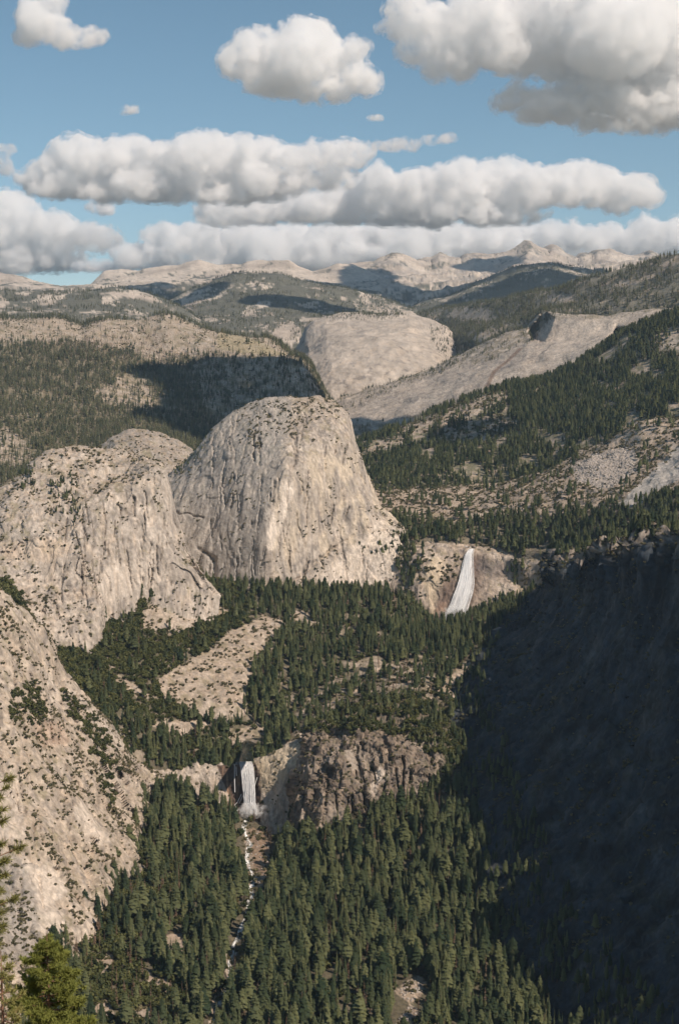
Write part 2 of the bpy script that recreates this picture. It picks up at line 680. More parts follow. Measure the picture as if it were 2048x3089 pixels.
def cloud(ell, D, label, seed, soft_px=40, fill=15, group=None):
    """ell: (cx, cy, rx, ry) lobes as seen in the photograph; D metres away."""
    r = np.random.default_rng(seed)
    mpp = D / F
    balls = []
    for (cx, cy_, rx, ry) in ell:
        k = max(3, int(fill * rx / max(ry, 1) * 0.5))
        for i in range(k):
            a, q = r.random() * 6.283, math.sqrt(r.random())
            x, y = cx + rx * q * math.cos(a) * 0.72, cy_ + ry * q * math.sin(a) * 0.55
            s = ry * (0.52 + 0.34 * r.random()) * (1.12 - 0.35 * q)
            c = unproj(x, y, D + r.normal(0, 0.35) * min(rx, 2.5 * ry) * mpp)
            balls.append((*c, s * mpp * 1.35, s * mpp * 1.5, s * mpp))
            if r.random() < 0.6 and s > 14:      # a small turret on the upper side
                e = s * (0.3 + 0.2 * r.random())
                c2 = unproj(x + s * r.normal(0, 0.8), y - s * 0.75, D)
                balls.append((c2[0], c[1] + r.normal(0, 0.3) * s * mpp, c2[2], e * mpp, e * mpp, e * mpp))
    small = min(min(e[3] for e in ell), 70)
    return ball_cloud('cloud', balls, max(9.0, 0.16 * small) * mpp, 0.46 * small * mpp, (cloud_material('cloud_core_%d' % seed, 0.8 / (soft_px * mpp), 48 * mpp), cloud_material('cloud_fringe_%d' % seed, 0.30 / (soft_px * mpp), 30 * mpp, 0.46, 0.62, 4.0)), label, seed, group)


cloud([(118, 55, 55, 60), (150, 20, 40, 40), (185, 100, 55, 45), (275, 112, 55, 30), (90, 110, 35, 40), (215, 145, 70, 22)], 8600, 'small tilted cloud alone in the upper left corner', 1)
cloud([(900, 165, 190, 85), (790, 180, 110, 80), (925, 105, 75, 55), (1045, 150, 85, 45), (840, 250, 120, 60), (960, 290, 120, 55), (1075, 250, 40, 60)], 10500, 'compact round white cloud floating alone at the top centre', 2)
cloud([(1340, 160, 150, 75), (1250, 60, 110, 65), (1500, 100, 200, 120), (1700, 110, 250, 170), (1920, 120, 260, 190), (1560, 300, 110, 55), (1750, 320, 190, 90), (1960, 330, 200, 100), (2000, 420, 220, 55), (1700, 390, 170, 50), (1900, 450, 200, 50), (2200, 220, 200, 200)], 11500, 'huge grey-bellied cloud filling the upper right corner', 3)
cloud([(395, 332, 34, 16)], 10000, 'tiny lone cloud puff left of the round cloud', 4, 34)
cloud([(1030, 365, 45, 11), (1130, 356, 38, 14)], 10500, 'thin wisp under the round cloud', 5, 40)
cloud([(230, 470, 110, 60), (160, 540, 75, 70), (400, 490, 150, 70), (600, 480, 150, 72), (760, 470, 110, 62), (950, 475, 150, 45), (1060, 465, 55, 45), (480, 565, 200, 60), (330, 595, 110, 40), (760, 560, 200, 60), (960, 540, 120, 45), (600, 600, 260, 50), (230, 560, 110, 60)], 17000, 'long ragged cloud bank across the left of the sky', 6, 30)
cloud([(1250, 580, 240, 80), (1500, 560, 240, 80), (1750, 560, 190, 65), (1900, 585, 110, 60), (1000, 630, 330, 62), (700, 668, 170, 35), (1350, 655, 350, 55), (700, 640, 160, 45)], 19500, 'long flat-based cloud bank across the right of the sky', 7, 30)
cloud([(40, 630, 100, 65), (120, 720, 150, 80), (260, 720, 120, 45), (60, 800, 190, 60), (180, 790, 130, 45), (-150, 720, 200, 120)], 33000, 'pale layered cloud low at the left edge', 8, 30)
cloud([(300, 630, 48, 24)], 28000, 'small detached cloud below the left bank', 9, 30)
cloud([(490, 705, 65, 36), (430, 775, 140, 45), (650, 755, 220, 60), (900, 760, 260, 75), (700, 800, 300, 40), (300, 810, 120, 25), (700, 715, 260, 45), (1000, 715, 260, 45)], 29000, 'low white cloud resting on the left half of the skyline', 10, 30)
cloud([(1200, 755, 240, 70), (1450, 745, 220, 62), (1700, 735, 220, 58), (1950, 725, 220, 60), (2200, 710, 200, 70), (1300, 790, 350, 40), (1800, 770, 300, 35), (1250, 710, 260, 45), (1500, 705, 150, 35)], 29000, 'low white cloud resting on the right half of the skyline', 11, 30)
cloud([(1190, 440, 100, 26), (1290, 425, 60, 16), (1345, 415, 40, 18)], 15000, 'faint wisp above the gap between the two banks', 12, 60)
cloud([(10, 450, 60, 18), (0, 500, 30, 40)], 16000, 'faint cloud scrap cut by the left edge', 13, 60)



# ------------------------------------------------------------------ the land, far to near
def jit(px, py, G, amp=14, size=30.0, seed=77):
    """Photo positions with a ragged wobble, so that no boundary drawn from them runs straight."""
    return px + amp * fbm(G / size, 3, seed), py + amp * fbm(G / size, 3, seed + 7)


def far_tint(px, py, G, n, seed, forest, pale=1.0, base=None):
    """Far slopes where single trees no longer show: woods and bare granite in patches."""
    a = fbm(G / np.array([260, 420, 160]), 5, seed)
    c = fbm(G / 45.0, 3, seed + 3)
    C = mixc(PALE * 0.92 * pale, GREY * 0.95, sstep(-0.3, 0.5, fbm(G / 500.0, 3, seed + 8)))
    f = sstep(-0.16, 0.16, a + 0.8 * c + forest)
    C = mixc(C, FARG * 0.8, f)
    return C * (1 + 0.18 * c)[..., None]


# base ground far below and round everything
gx = np.linspace(-15800, 15800, 60)
gy = np.linspace(-2900, 20900, 60)
GX, GY = np.meshgrid(gx, gy)
GZ = -1250 + 60 * fbm(np.stack([GX / 4000, GY / 4000, 0 * GX], -1), 3, 3)
GG = np.stack([GX, GY, GZ], -1)
build_patch('ground', GG, M_rock_far, lambda px, py, G, n: far_tint(px, py, G, n, 1, 0.2), 'low ground under the whole valley')

# --- the range on the skyline
G = loft([R((850, 850, 16500), (950, 836, 16500), (1000, 826, 16500), (1040, 812, 16500), (1085, 802, 16500), (1130, 798, 16500), (1165, 783, 16500),
            (1182, 775, 16500), (1215, 781, 16500), (1250, 796, 16600), (1295, 790, 17500), (1324, 772, 17500), (1350, 785, 17500), (1385, 789, 17500),
            (1405, 776, 17500), (1440, 771, 17500), (1480, 780, 17300), (1520, 776, 17000), (1555, 763, 17000), (1570, 752, 17000), (1590, 738, 17000),
            (1615, 757, 17000), (1645, 768, 17200), (1663, 752, 17600), (1675, 758, 17600), (1700, 778, 17600), (1735, 789, 17600), (1752, 772, 17800),
            (1780, 774, 17800), (1795, 761, 17800), (1828, 757, 17800), (1850, 768, 17800), (1890, 780, 17800), (1935, 780, 18000), (1950, 765, 18000),
            (1975, 782, 18000), (2100, 790, 17500), (2350, 800, 17000), jag=5),
          R((850, 880, 15300), (1000, 860, 15300), (1150, 850, 15300), (1300, 850, 15400), (1500, 835, 15500), (1590, 810, 15500), (1700, 830, 15600), (1850, 815, 15800), (2350, 830, 15500)),
          R((850, 960, 12600), (1100, 950, 12600), (1300, 930, 12800), (1500, 910, 13000), (1800, 880, 13200), (2350, 880, 13000))],
         step=3.0, back=(900, 500), skirt=(400, 300), sm=0.004, smy=0.0)
w = np.linspace(0, 1, G.shape[0])[:, None]
H = relief(G, 210, 1000, (1, 1, 0.5), 31, 6, 0.8)
H = crags(H, 45, 320, (1, 1, 0.7), 35, 3.0)
G = G + (H - G) * np.clip(0.25 + 2.0 * np.abs(w - 0.30), 0.12, 1)[..., None]
def t_range(px, py, G, n):
    C = far_tint(px, py, G, n, 33, -0.42 + sstep(830, 920, py) * 0.5, 1.0)
    C = mixc(C, np.array([0.24, 0.225, 0.215]), sstep(0.0, 0.5, fbm(G / np.array([300, 300, 120]), 4, 37)) * 0.6)
    return C
p_range = build_patch('mountain', G, M_rock_far, t_range, 'pale sharp peaks on the skyline under the clouds')

G = loft([R((-350, 846, 15000), (0, 832, 15000), (35, 836, 15000), (75, 846, 15000), (100, 856, 15000), (160, 867, 15000), (190, 873, 15000), (240, 868, 15000),
            (285, 868, 15000), (305, 842, 15000), (325, 824, 15000), (370, 822, 15000), (418, 827, 15000), (440, 818, 15000), (490, 812, 15000), (545, 806, 15000),
            (575, 795, 15000), (603, 790, 15000), (640, 801, 15000), (655, 806, 14800), (700, 806, 14800), (732, 809, 14800), (748, 800, 14800), (800, 796, 14800),
            (832, 793, 14800), (868, 792, 14800), (900, 808, 14800), (945, 827, 14800), (980, 818, 14800), (1020, 803, 14800), (1060, 806, 14800), (1150, 840, 14500), jag=3),
          R((-350, 870, 13800), (200, 880, 13800), (450, 860, 13800), (650, 850, 13800), (900, 850, 13800), (1150, 870, 13600)),
          R((-350, 930, 11500), (300, 930, 11500), (700, 920, 11500), (1150, 940, 11500))], step=3.0, back=(900, 500), skirt=(400, 300), sm=0.004, smy=0.0)
w = np.linspace(0, 1, G.shape[0])[:, None]
H = relief(G, 150, 900, (1, 1, 0.5), 41, 6, 0.75)
G = G + (H - G) * np.clip(0.25 + 2.0 * np.abs(w - 0.33), 0.12, 1)[..., None]
build_patch('mountain', G, M_rock_far, lambda px, py, G, n: far_tint(px, py, G, n, 43, -0.5 + sstep(830, 900, py) * 0.75 + 0.25 * inpoly(px, py, [(500, 870), (600, 830), (800, 840), (900, 900), (500, 920)])), 'pale flat-topped mountains low on the horizon')

# --- wooded middle distance
G = loft([R((1150, 985, 12500), (1200, 960, 12500), (1270, 925, 12500), (1340, 905, 12500), (1400, 880, 12500), (1425, 862, 12500), (1480, 852, 12500), (1560, 820, 12500),
            (1620, 806, 12500), (1660, 804, 12500), (1710, 820, 12500), (1775, 832, 12500), (1795, 824, 12500), (1830, 836, 12500), (1950, 850, 12500), (2300, 870, 12500)),
          R((1150, 1020, 10500), (1300, 985, 10500), (1500, 965, 10500), (1800, 940, 10500), (2300, 940, 10500))], step=3.0, back=(700, 400), skirt=(500, 300), sm=0.02)
G = relief(G, 70, 600, (1, 1, 0.7), 51, 5, 0.6)
p_blue = build_patch('hill', G, M_rock_far, lambda px, py, G, n: far_tint(px, py, G, n, 53, 0.30), 'dark wooded hill in cloud shade below the sharp peaks')

G = loft([R((380, 965, 11500), (450, 945, 11500), (520, 915, 11500), (600, 880, 11500), (660, 858, 11500), (720, 842, 11500), (780, 836, 11500), (850, 836, 11500), (900, 852, 11500),
            (960, 866, 11500), (1040, 880, 11500), (1120, 905, 11400), (1200, 935, 11300), (1300, 965, 11200), (1420, 985, 11000)),
          R((380, 1000, 10000), (600, 960, 10000), (800, 915, 10200), (950, 930, 10200), (1100, 955, 10200), (1420, 1000, 10000)),
          R((380, 1060, 8700), (700, 1050, 8700), (950, 1035, 8800), (1200, 1010, 8800), (1420, 1030, 8800))], step=3.0, back=(700, 400), skirt=(400, 300), sm=0.02)
G = relief(G, 75, 620, (1, 1, 0.7), 61, 5, 0.55)
def t_mid(px, py, G, n):
    jx, jy = jit(px, py, G, 9, 200, 5)
    f = np.full(px.shape, 0.42)
    f -= 0.75 * inpoly(jx, jy, [(535, 905), (600, 890), (690, 880), (660, 895), (560, 925)])
    f -= 0.85 * inpoly(jx, jy, [(725, 960), (740, 925), (790, 905), (830, 910), (770, 940)])
    f -= 0.9 * inpoly(jx, jy, [(800, 1030), (850, 975), (880, 968), (905, 990), (912, 1040)])
    f -= 0.5 * inpoly(jx, jy, [(900, 960), (960, 930), (1060, 960), (980, 985), (930, 1010)])
    f -= 0.5 * inpoly(jx, jy, [(1080, 880), (1180, 910), (1230, 945), (1110, 940)])
    return far_tint(px, py, G, n, 63, f)
p_mid = build_patch('hill', G, M_rock_far, t_mid, 'broad grey-green wooded hill with pale rock patches in the middle distance')

G = loft([R((-350, 872, 10000), (0, 878, 10000), (60, 886, 10000), (190, 884, 10000), (300, 880, 10000), (340, 868, 10000), (400, 878, 10000), (450, 888, 10000), (490, 905, 10000),
            (530, 925, 10000), (580, 950, 9900), (650, 990, 9800), (720, 1030, 9700)),
          R((-350, 920, 8900), (100, 930, 8900), (400, 930, 8900), (720, 1040, 8900)),
          R((-350, 1000, 7900), (150, 990, 7900), (400, 1000, 7900), (720, 1060, 7900))], step=3.0, back=(700, 400), skirt=(300, 200), sm=0.02)
G = relief(G, 40, 420, (1, 1, 0.7), 71, 5, 0.4)
def t_left_far(px, py, G, n):
    jx, jy = jit(px, py, G, 9, 200, 6)
    f = np.full(px.shape, 0.40)
    f -= 0.9 * inpoly(jx, jy, [(85, 915), (120, 890), (170, 880), (205, 890), (165, 920), (130, 925)])
    f -= 0.7 * inpoly(jx, jy, [(300, 895), (340, 892), (350, 925), (315, 915)])
    f -= 0.9 * inpoly(jx, jy, [(330, 885), (400, 876), (450, 890), (495, 915), (440, 912), (380, 895)])
    f -= 0.8 * inpoly(jx, jy, [(-300, 890), (0, 890), (30, 912), (0, 925), (-300, 925)])
    return far_tint(px, py, G, n, 73, f)
p_lf = build_patch('hill', G, M_rock_far, t_left_far, 'dark wooded ridge with bald pale spots behind the tan ridge')

# --- long wooded ridge rising to the right
G = loft([R((1200, 975, 9600), (1260, 950, 9500), (1330, 935, 9300), (1400, 925, 8900), (1460, 912, 8400), (1550, 898, 7800), (1650, 880, 7300), (1740, 850, 6900), (1830, 830, 6800), (1900, 808, 6700),
            (1970, 788, 6600), (2048, 766, 6500), (2350, 680, 6200)),
          R((1200, 1000, 9200), (1330, 985, 8800), (1450, 975, 7700), (1550, 960, 7100), (1700, 920, 6600), (2048, 850, 6000), (2350, 780, 5800)),
          R((1200, 1060, 8900), (1330, 1040, 8400), (1390, 1060, 7400), (1450, 1050, 6700), (1590, 995, 6480), (1640, 946, 6380), (1750, 960, 6200), (1850, 950, 6000), (2048, 930, 5800), (2350, 880, 5600))],
         step=3.0, back=(500, 300), skirt=(250, 220), sm=0.03)
G = relief(G, 22, 260, (1, 1, 0.8), 81, 5, 0.4)
def t_rr(px, py, G, n):
    jx, jy = jit(px, py, G, 8, 120, 8)
    C = granite(px, py, G, n, 82, 0.3, 0.3, 60)
    f = sstep(-0.35, 0.1, fbm(G / 90.0, 4, 85) + 0.25)
    for poly in RR_BARE:
        f = np.where(inpoly(jx, jy, poly), f * 0.15, f)
    return mixc(C, FARG, f * 0.85)
RR_BARE = [[(1330, 955), (1370, 935), (1440, 930), (1480, 935), (1500, 965), (1440, 975), (1390, 965)], [(1640, 905), (1670, 886), (1720, 895), (1735, 912), (1690, 918)],
           [(1840, 870), (1900, 838), (1990, 830), (1960, 842), (1880, 868)], [(1980, 800), (2060, 770), (2060, 790), (2000, 806)],
           [(1400, 1030), (1450, 1005), (1530, 980), (1520, 1000), (1450, 1030)]]
p_rr = build_patch('hill', G, M_rock_far, t_rr, 'long wooded ridge rising towards the upper right corner of the mountains')

# --- smooth granite dome in the centre
G = loft([R((800, 1150, 8100), (850, 1110, 8100), (885, 1072, 8150), (908, 1035, 8200), (925, 990, 8250), (950, 965, 8300), (985, 955, 8350), (1024, 948, 8400), (1100, 950, 8400), (1150, 953, 8400), (1190, 946, 8400),
            (1235, 945, 8350), (1290, 960, 8300), (1340, 985, 8150), (1370, 1020, 8000), (1400, 1070, 7900), (1450, 1100, 7800)),
          R((800, 1160, 7700), (885, 1110, 7650), (930, 1040, 7650), (985, 1000, 7700), (1100, 985, 7700), (1235, 985, 7700), (1340, 1020, 7650), (1450, 1110, 7600)),
          R((800, 1230, 7200), (900, 1180, 7100), (1000, 1120, 7050), (1150, 1090, 7080), (1300, 1090, 7150), (1450, 1150, 7250)),
          R((800, 1300, 6900), (950, 1270, 6800), (1150, 1240, 6800), (1300, 1190, 6850), (1450, 1200, 6950))], step=2.8, back=(500, 350), skirt=(200, 200), sm=0.05)
G = relief(G, 26, 300, (1, 1, 1.0), 91, 5, 0.25)
G = relief(G, 4, 70, (0.5, 1, 2.2), 92, 4, 0.8)
G = crags(G, 9, 150, (0.6, 1, 2.0), 94, 3.5)
def t_dome(px, py, G, n):
    C = granite(px, py, G, n, 92, 0.30, 0.25, 90, soil=False, joints=0.25, base=np.array([0.41, 0.375, 0.335]))
    cr = ridged(G / np.array([160, 200, 55]), 3, 96)
    C = mixc(C, DARK, sstep(0.80, 0.93, cr) * 0.75 * sstep(960, 1010, py))
    return C
p_dome = build_patch('granite_dome', G, M_rock_far, t_dome, 'broad smooth pale granite dome at the centre of the middle distance')

# --- polished slab running down to the left, with the block face in shade
G = loft([R((960, 1250, 6500), (1020, 1205, 6500), (1100, 1180, 6500), (1200, 1148, 6500), (1300, 1115, 6500), (1370, 1078, 6500), (1450, 1040, 6480), (1530, 1005, 6450), (1592, 990, 6430), (1615, 962, 6400), (1640, 940, 6350),
            (1680, 945, 6250), (1740, 955, 6150), (1800, 958, 6050), (1870, 945, 5950), (1950, 938, 5850), (2048, 935, 5750), (2300, 920, 5600)),
          R((960, 1275, 6100), (1100, 1225, 6100), (1300, 1160, 6100), (1450, 1100, 6050), (1592, 1040, 6020), (1660, 1030, 5900), (1760, 1020, 5800), (1850, 1000, 5750), (2048, 980, 5600), (2300, 960, 5500)),
          R((960, 1310, 5650), (1050, 1295, 5650), (1170, 1290, 5600), (1330, 1235, 5500), (1450, 1190, 5450), (1560, 1165, 5400), (1640, 1150, 5350), (1720, 1115, 5330), (1800, 1070, 5330), (1900, 1030, 5300), (2048, 1010, 5200), (2300, 980, 5100))],
         step=2.6, back=(300, 150), skirt=(200, 150), sm=0.03)
px, py = proj(G)
# two shaded block faces: the rock to their left is set back, so the face itself looks left, away from the sun
def notch(G, poly, edge, width, depth):
    """Cut a blocky recess whose wall looks left, away from the sun; edge = its right-hand brink in the photo."""
    px, py = proj(G)
    m = inpoly(px + 3 * noise(G / 30.0, 66), py + 3 * noise(G / 30.0, 67), poly)
    (xa, ya), (xb, yb) = edge
    ex = xa + (xb - xa) * (py - ya) / (yb - ya)
    d = depth * np.clip((ex - px) / width, 0, 1) * m
    return G * (1 + d / G[..., 1])[..., None]
G = notch(G, [(1640, 936), (1674, 962), (1664, 1000), (1642, 1032), (1605, 1028), (1590, 1000)], ((1678, 955), (1642, 1036)), 62, 430)
G = notch(G, [(1858, 984), (1958, 984), (1915, 1022), (1866, 1064), (1806, 1064)], ((1962, 984), (1862, 1066)), 75, 420)
G = relief(G, 12, 190, (1, 1, 1), 101, 5, 0.35)
G = relief(G, 3, 45, (0.6, 0.6, 2), 102, 4, 0.7)
G = crags(G, 8, 110, (0.7, 0.7, 1.6), 103, 3.5)
SLAB_BARE = [(1000, 1215), (1100, 1185), (1200, 1150), (1300, 1130), (1400, 1100), (1480, 1090), (1560, 1040), (1600, 1030), (1660, 960), (1780, 962), (1850, 955), (1960, 945), (1960, 985), (1880, 985), (1820, 1040), (1740, 1120), (1640, 1150), (1560, 1160), (1450, 1180), (1330, 1225), (1180, 1280), (1060, 1280)]
def t_slab(px, py, G, n):
    C = granite(px, py, G, n, 104, 0.45, 0.35, 55, soil=False, base=np.array([0.43, 0.39, 0.345]))
    C = mixc(C, PALE, 0.35 * inpoly(px, py, [(1690, 970), (1900, 955), (1840, 1010), (1740, 1120), (1660, 1130)]))
    al, ac = G @ np.array([0.82, 0.45, 0.35]), G @ np.array([-0.45, 0.60, 0.66])
    st = fbm(np.stack([al / 420.0, ac / 16.0, 0 * al], -1), 3, 107)
    C = mixc(C, DARK * 1.2, sstep(0.1, 0.5, st) * 0.45)
    d = np.abs(px - np.interp(py, [1050, 1085, 1120, 1180], [1570, 1535, 1490, 1462]))
    C = mixc(C, RUST * 0.6, (1 - sstep(4, 9, d)) * (py > 1050) * (py < 1180) * 0.8)
    jx, jy = jit(px, py, G, 10, 60, 9)
    v = ~inpoly(jx, jy, SLAB_BARE)
    return mixc(C, np.array([0.20, 0.17, 0.11]), v * sstep(-0.2, 0.25, fbm(G / 40, 3, 105)) * 0.7)
p_slab = build_patch('rock_slab', G, M_rock, t_slab, 'long polished granite slab falling from the shaded block to the dome foot')

# --- tan ridge, shaded face and the wooded slope below it on the left
G = loft([R((-350, 955, 7200), (0, 958, 7200), (60, 966, 7200), (170, 958, 7200), (200, 964, 7200), (255, 988, 7100), (280, 975, 7100), (330, 962, 7100), (380, 968, 7100), (430, 966, 7100), (470, 955, 7050), (500, 948, 7000),
            (530, 955, 7000), (580, 976, 6950), (650, 1000, 6900), (700, 1016, 6850), (750, 1020, 6800), (800, 1020, 6750), (840, 1038, 6650), (875, 1068, 6500), (915, 1083, 6350), (938, 1108, 6200), (962, 1152, 6150), (985, 1198, 6100), (1020, 1240, 6100)),
          R((-350, 1020, 6500), (0, 1030, 6500), (300, 1045, 6450), (480, 1076, 6350), (560, 1078, 6300), (640, 1066, 6250), (700, 1062, 6200), (800, 1066, 6150), (870, 1074, 6120), (912, 1090, 6100), (932, 1112, 6080), (955, 1158, 6060), (975, 1202, 6050), (1020, 1250, 6050)),
          R((-350, 1130, 5900), (0, 1130, 5900), (300, 1150, 5850), (500, 1180, 5800), (700, 1200, 5800), (850, 1170, 5850), (930, 1180, 5900), (1020, 1270, 5900)),
          R((-350, 1260, 5100), (0, 1260, 5100), (250, 1280, 5150), (420, 1270, 5250), (560, 1300, 5300), (700, 1310, 5350), (850, 1290, 5400), (1020, 1320, 5500)),
          R((-350, 1420, 4300), (0, 1410, 4350), (250, 1400, 4450), (450, 1360, 4600), (650, 1360, 4800), (1020, 1360, 5000)),
          R((-350, 1560, 3700), (0, 1540, 3750), (300, 1470, 3900), (600, 1430, 4300), (1020, 1420, 4500))],
         step=3.7, back=(500, 250), skirt=(100, 150), sm=0.03)
G = relief(G, 16, 230, (1, 1, 0.8), 111, 5, 0.4)
G = relief(G, 4, 50, (1, 1, 0.8), 112, 4, 0.6)
TAN = [(-60, 960), (170, 955), (255, 985), (330, 960), (500, 945), (650, 998), (800, 1018), (900, 1080), (640, 1068), (470, 1090), (400, 1060), (210, 1030), (-60, 1035)]
FACE = [(590, 1100), (640, 1070), (800, 1070), (930, 1105), (990, 1215), (900, 1260), (700, 1320), (600, 1200)]
CLR = [(280, 1180), (380, 1130), (440, 1150), (475, 1210), (430, 1235), (330, 1225)]
CLR2 = [(-60, 1290), (30, 1290), (90, 1340), (110, 1400), (40, 1410), (-60, 1400)]
def t_left(px, py, G, n):
    C = granite(px, py, G, n, 114, 0.3, 0.5, 60, base=np.array([0.44, 0.39, 0.33]))
    jx, jy = jit(px, py, G, 12, 80, 10)
    a = fbm(G / 40, 4, 115)
    f = np.where(inpoly(jx, jy, TAN), 0.22, 0.85)
    f = np.where(inpoly(jx, jy, FACE), 0.35, f)
    f = np.where(inpoly(jx, jy, CLR) | inpoly(jx, jy, CLR2), 0.35, f)
    gold = inpoly(jx, jy, [(660, 1000), (760, 1018), (880, 1075), (760, 1068), (650, 1050)])
    C = mixc(C, np.array([0.36, 0.30, 0.15]), gold * 0.45)
    return mixc(C, np.array([0.17, 0.145, 0.085]), sstep(-0.25, 0.25, a + f - 0.5) * 0.75)
p_left = build_patch('hill', G, M_rock, t_left, 'tan rocky ridge above a wooded slope, its steep end deep in shade')

# --- wooded slope on the right, behind the upper fall
G = loft([R((980, 1420, 4800), (1040, 1345, 4850), (1130, 1322, 4900), (1260, 1272, 5000), (1330, 1240, 5050), (1450, 1190, 5150), (1560, 1163, 5200), (1640, 1150, 5200), (1720, 1112, 5150), (1800, 1065, 5100), (1870, 1015, 5050), (1960, 975, 5000), (2048, 945, 4950), (2350, 840, 4800)),
          R((980, 1450, 4550), (1130, 1390, 4600), (1330, 1330, 4700), (1560, 1250, 4750), (1800, 1170, 4700), (2048, 1090, 4550), (2350, 1000, 4400)),
          R((980, 1495, 4150), (1130, 1480, 4180), (1300, 1475, 4200), (1500, 1465, 4200), (1650, 1425, 4180), (1750, 1375, 4150), (1880, 1310, 4100), (2048, 1260, 4000), (2350, 1180, 3900))],
         step=3.3, back=(300, 120), skirt=(120, 120), sm=0.04)
G = relief(G, 14, 180, (1, 1, 0.8), 121, 5, 0.4)
RS_ROCK = [[(1180, 1290), (1330, 1240), (1450, 1190), (1570, 1170), (1530, 1210), (1420, 1260), (1330, 1290), (1200, 1320)], [(1280, 1330), (1400, 1280), (1500, 1240), (1560, 1280), (1480, 1340), (1360, 1350)],
           [(1020, 1400), (1130, 1340), (1260, 1290), (1200, 1340), (1090, 1395)], [(1920, 1270), (2060, 1255), (2060, 1300), (1940, 1290)], [(1950, 1020), (2060, 980), (2060, 1060), (1990, 1070)]]
def t_rs(px, py, G, n):
    C = granite(px, py, G, n, 124, 0.4, 0.4, 40)
    jx, jy = jit(px, py, G, 12, 60, 11)
    f = np.full(px.shape, 0.55)
    for p in RS_ROCK:
        f = np.where(inpoly(jx, jy, p), 0.25, f)
    return mixc(C, np.array([0.150, 0.145, 0.085]), sstep(-0.2, 0.25, fbm(G / 28, 4, 125) + f - 0.4) * 0.85)
p_rs = build_patch('hillside', G, M_rock, t_rs, 'sunlit wooded hillside behind the upper waterfall')

# --- rocky bench between that wood and the brink of the upper fall
G = loft([R((1040, 1475, 4250), (1130, 1474, 4250), (1300, 1468, 4250), (1500, 1458, 4250), (1650, 1415, 4200), (1740, 1372, 4150), (1830, 1335, 4100), (1885, 1300, 4080), (1925, 1272, 4050), (2048, 1258, 4000), (2350, 1190, 3900)),
          R((1040, 1540, 3900), (1200, 1540, 3880), (1400, 1530, 3850), (1600, 1490, 3800), (1750, 1440, 3780), (1900, 1400, 3750), (2048, 1350, 3700), (2350, 1290, 3600)),
          R((1040, 1640, 3560), (1200, 1640, 3540), (1300, 1632, 3530), (1420, 1640, 3520), (1550, 1645, 3480), (1650, 1640, 3430), (1750, 1600, 3380), (1900, 1560, 3300), (2048, 1520, 3250), (2350, 1470, 3200)),
          R((1040, 1700, 3480), (1200, 1690, 3480), (1300, 1668, 3490), (1420, 1664, 3490), (1550, 1690, 3430), (1650, 1710, 3370), (1750, 1700, 3300), (1900, 1680, 3200), (2048, 1650, 3100), (2350, 1600, 3000))],
         step=3.0, back=(120, 80), skirt=(40, 160), sm=0.04)
G = relief(G, 12, 110, (1, 1, 1), 131, 5, 0.5)
G = relief(G, 2.5, 24, (1, 0.6, 1.6), 132, 4, 0.7)
G = crags(G, 8, 40, (0.6, 0.6, 1.6), 135, 4.0)
TALUS = [(1715, 1410), (1800, 1365), (1880, 1350), (1915, 1365), (1915, 1420), (1890, 1440), (1850, 1470), (1790, 1470), (1740, 1450)]
SLAB2 = [(1850, 1530), (1880, 1500), (1960, 1430), (2060, 1330), (2060, 1440), (2000, 1470), (1900, 1545)]
def t_bench(px, py, G, n):
    C = granite(px, py, G, n, 134, 0.5, 0.55, 25, base=np.array([0.40, 0.345, 0.29]))
    jx, jy = jit(px, py, G, 10, 40, 12)
    t = inpoly(jx, jy, TALUS)
    C = np.where(t[..., None], np.array([0.40, 0.345, 0.30]) * (1 + 0.4 * noise(G / 7, 5))[..., None], C)
    C = np.where(inpoly(jx, jy, SLAB2)[..., None], np.array([0.43, 0.39, 0.345]) * (1 + 0.22 * fbm(G / np.array([60, 60, 9]), 3, 6))[..., None], C)
    wood = inpoly(jx, jy, BENCH_WOOD)
    return mixc(C, DUFF, wood * 0.7)
BENCH_WOOD = [(1050, 1580), (1180, 1560), (1380, 1590), (1500, 1560), (1640, 1560), (1760, 1540), (1850, 1540), (1930, 1520), (2060, 1480), (2060, 1620), (1800, 1640), (1700, 1680), (1560, 1690), (1500, 1652), (1400, 1640), (1240, 1640), (1170, 1690), (1050, 1690)]
p_bench = build_patch('hillside', G, M_rock, t_bench, 'rocky bench with scattered pines above the brink of the upper waterfall')

# --- cliff of the upper fall
G = loft([R((1150, 1690, 3480), (1220, 1675, 3480), (1250, 1655, 3480), (1300, 1650, 3482), (1350, 1650, 3485), (1405, 1655, 3488), (1440, 1660, 3480), (1520, 1675, 3465), (1580, 1695, 3450), (1650, 1705, 3430), (1760, 1700, 3400)),
          R((1150, 1760, 3440), (1250, 1710, 3435), (1300, 1700, 3430), (1360, 1705, 3435), (1420, 1710, 3440), (1520, 1725, 3430), (1600, 1740, 3420), (1760, 1740, 3380)),
          R((1150, 1900, 3350), (1250, 1915, 3345), (1350, 1915, 3345), (1450, 1890, 3350), (1550, 1860, 3350), (1650, 1830, 3345), (1760, 1800, 3330))],
         step=2.2, back=(30, 4), skirt=(60, 60), sm=0.03)
G = relief(G, 9, 70, (1, 1, 0.7), 141, 5, 0.55)
G = relief(G, 3.5, 17, (1, 1, 0.35), 142, 4, 0.7)
G = crags(G, 8, 60, (1, 1, 0.5), 145, 3.0, 0.9)
G = crags(G, 2.0, 16, (1, 1, 0.4), 146, 3.0)
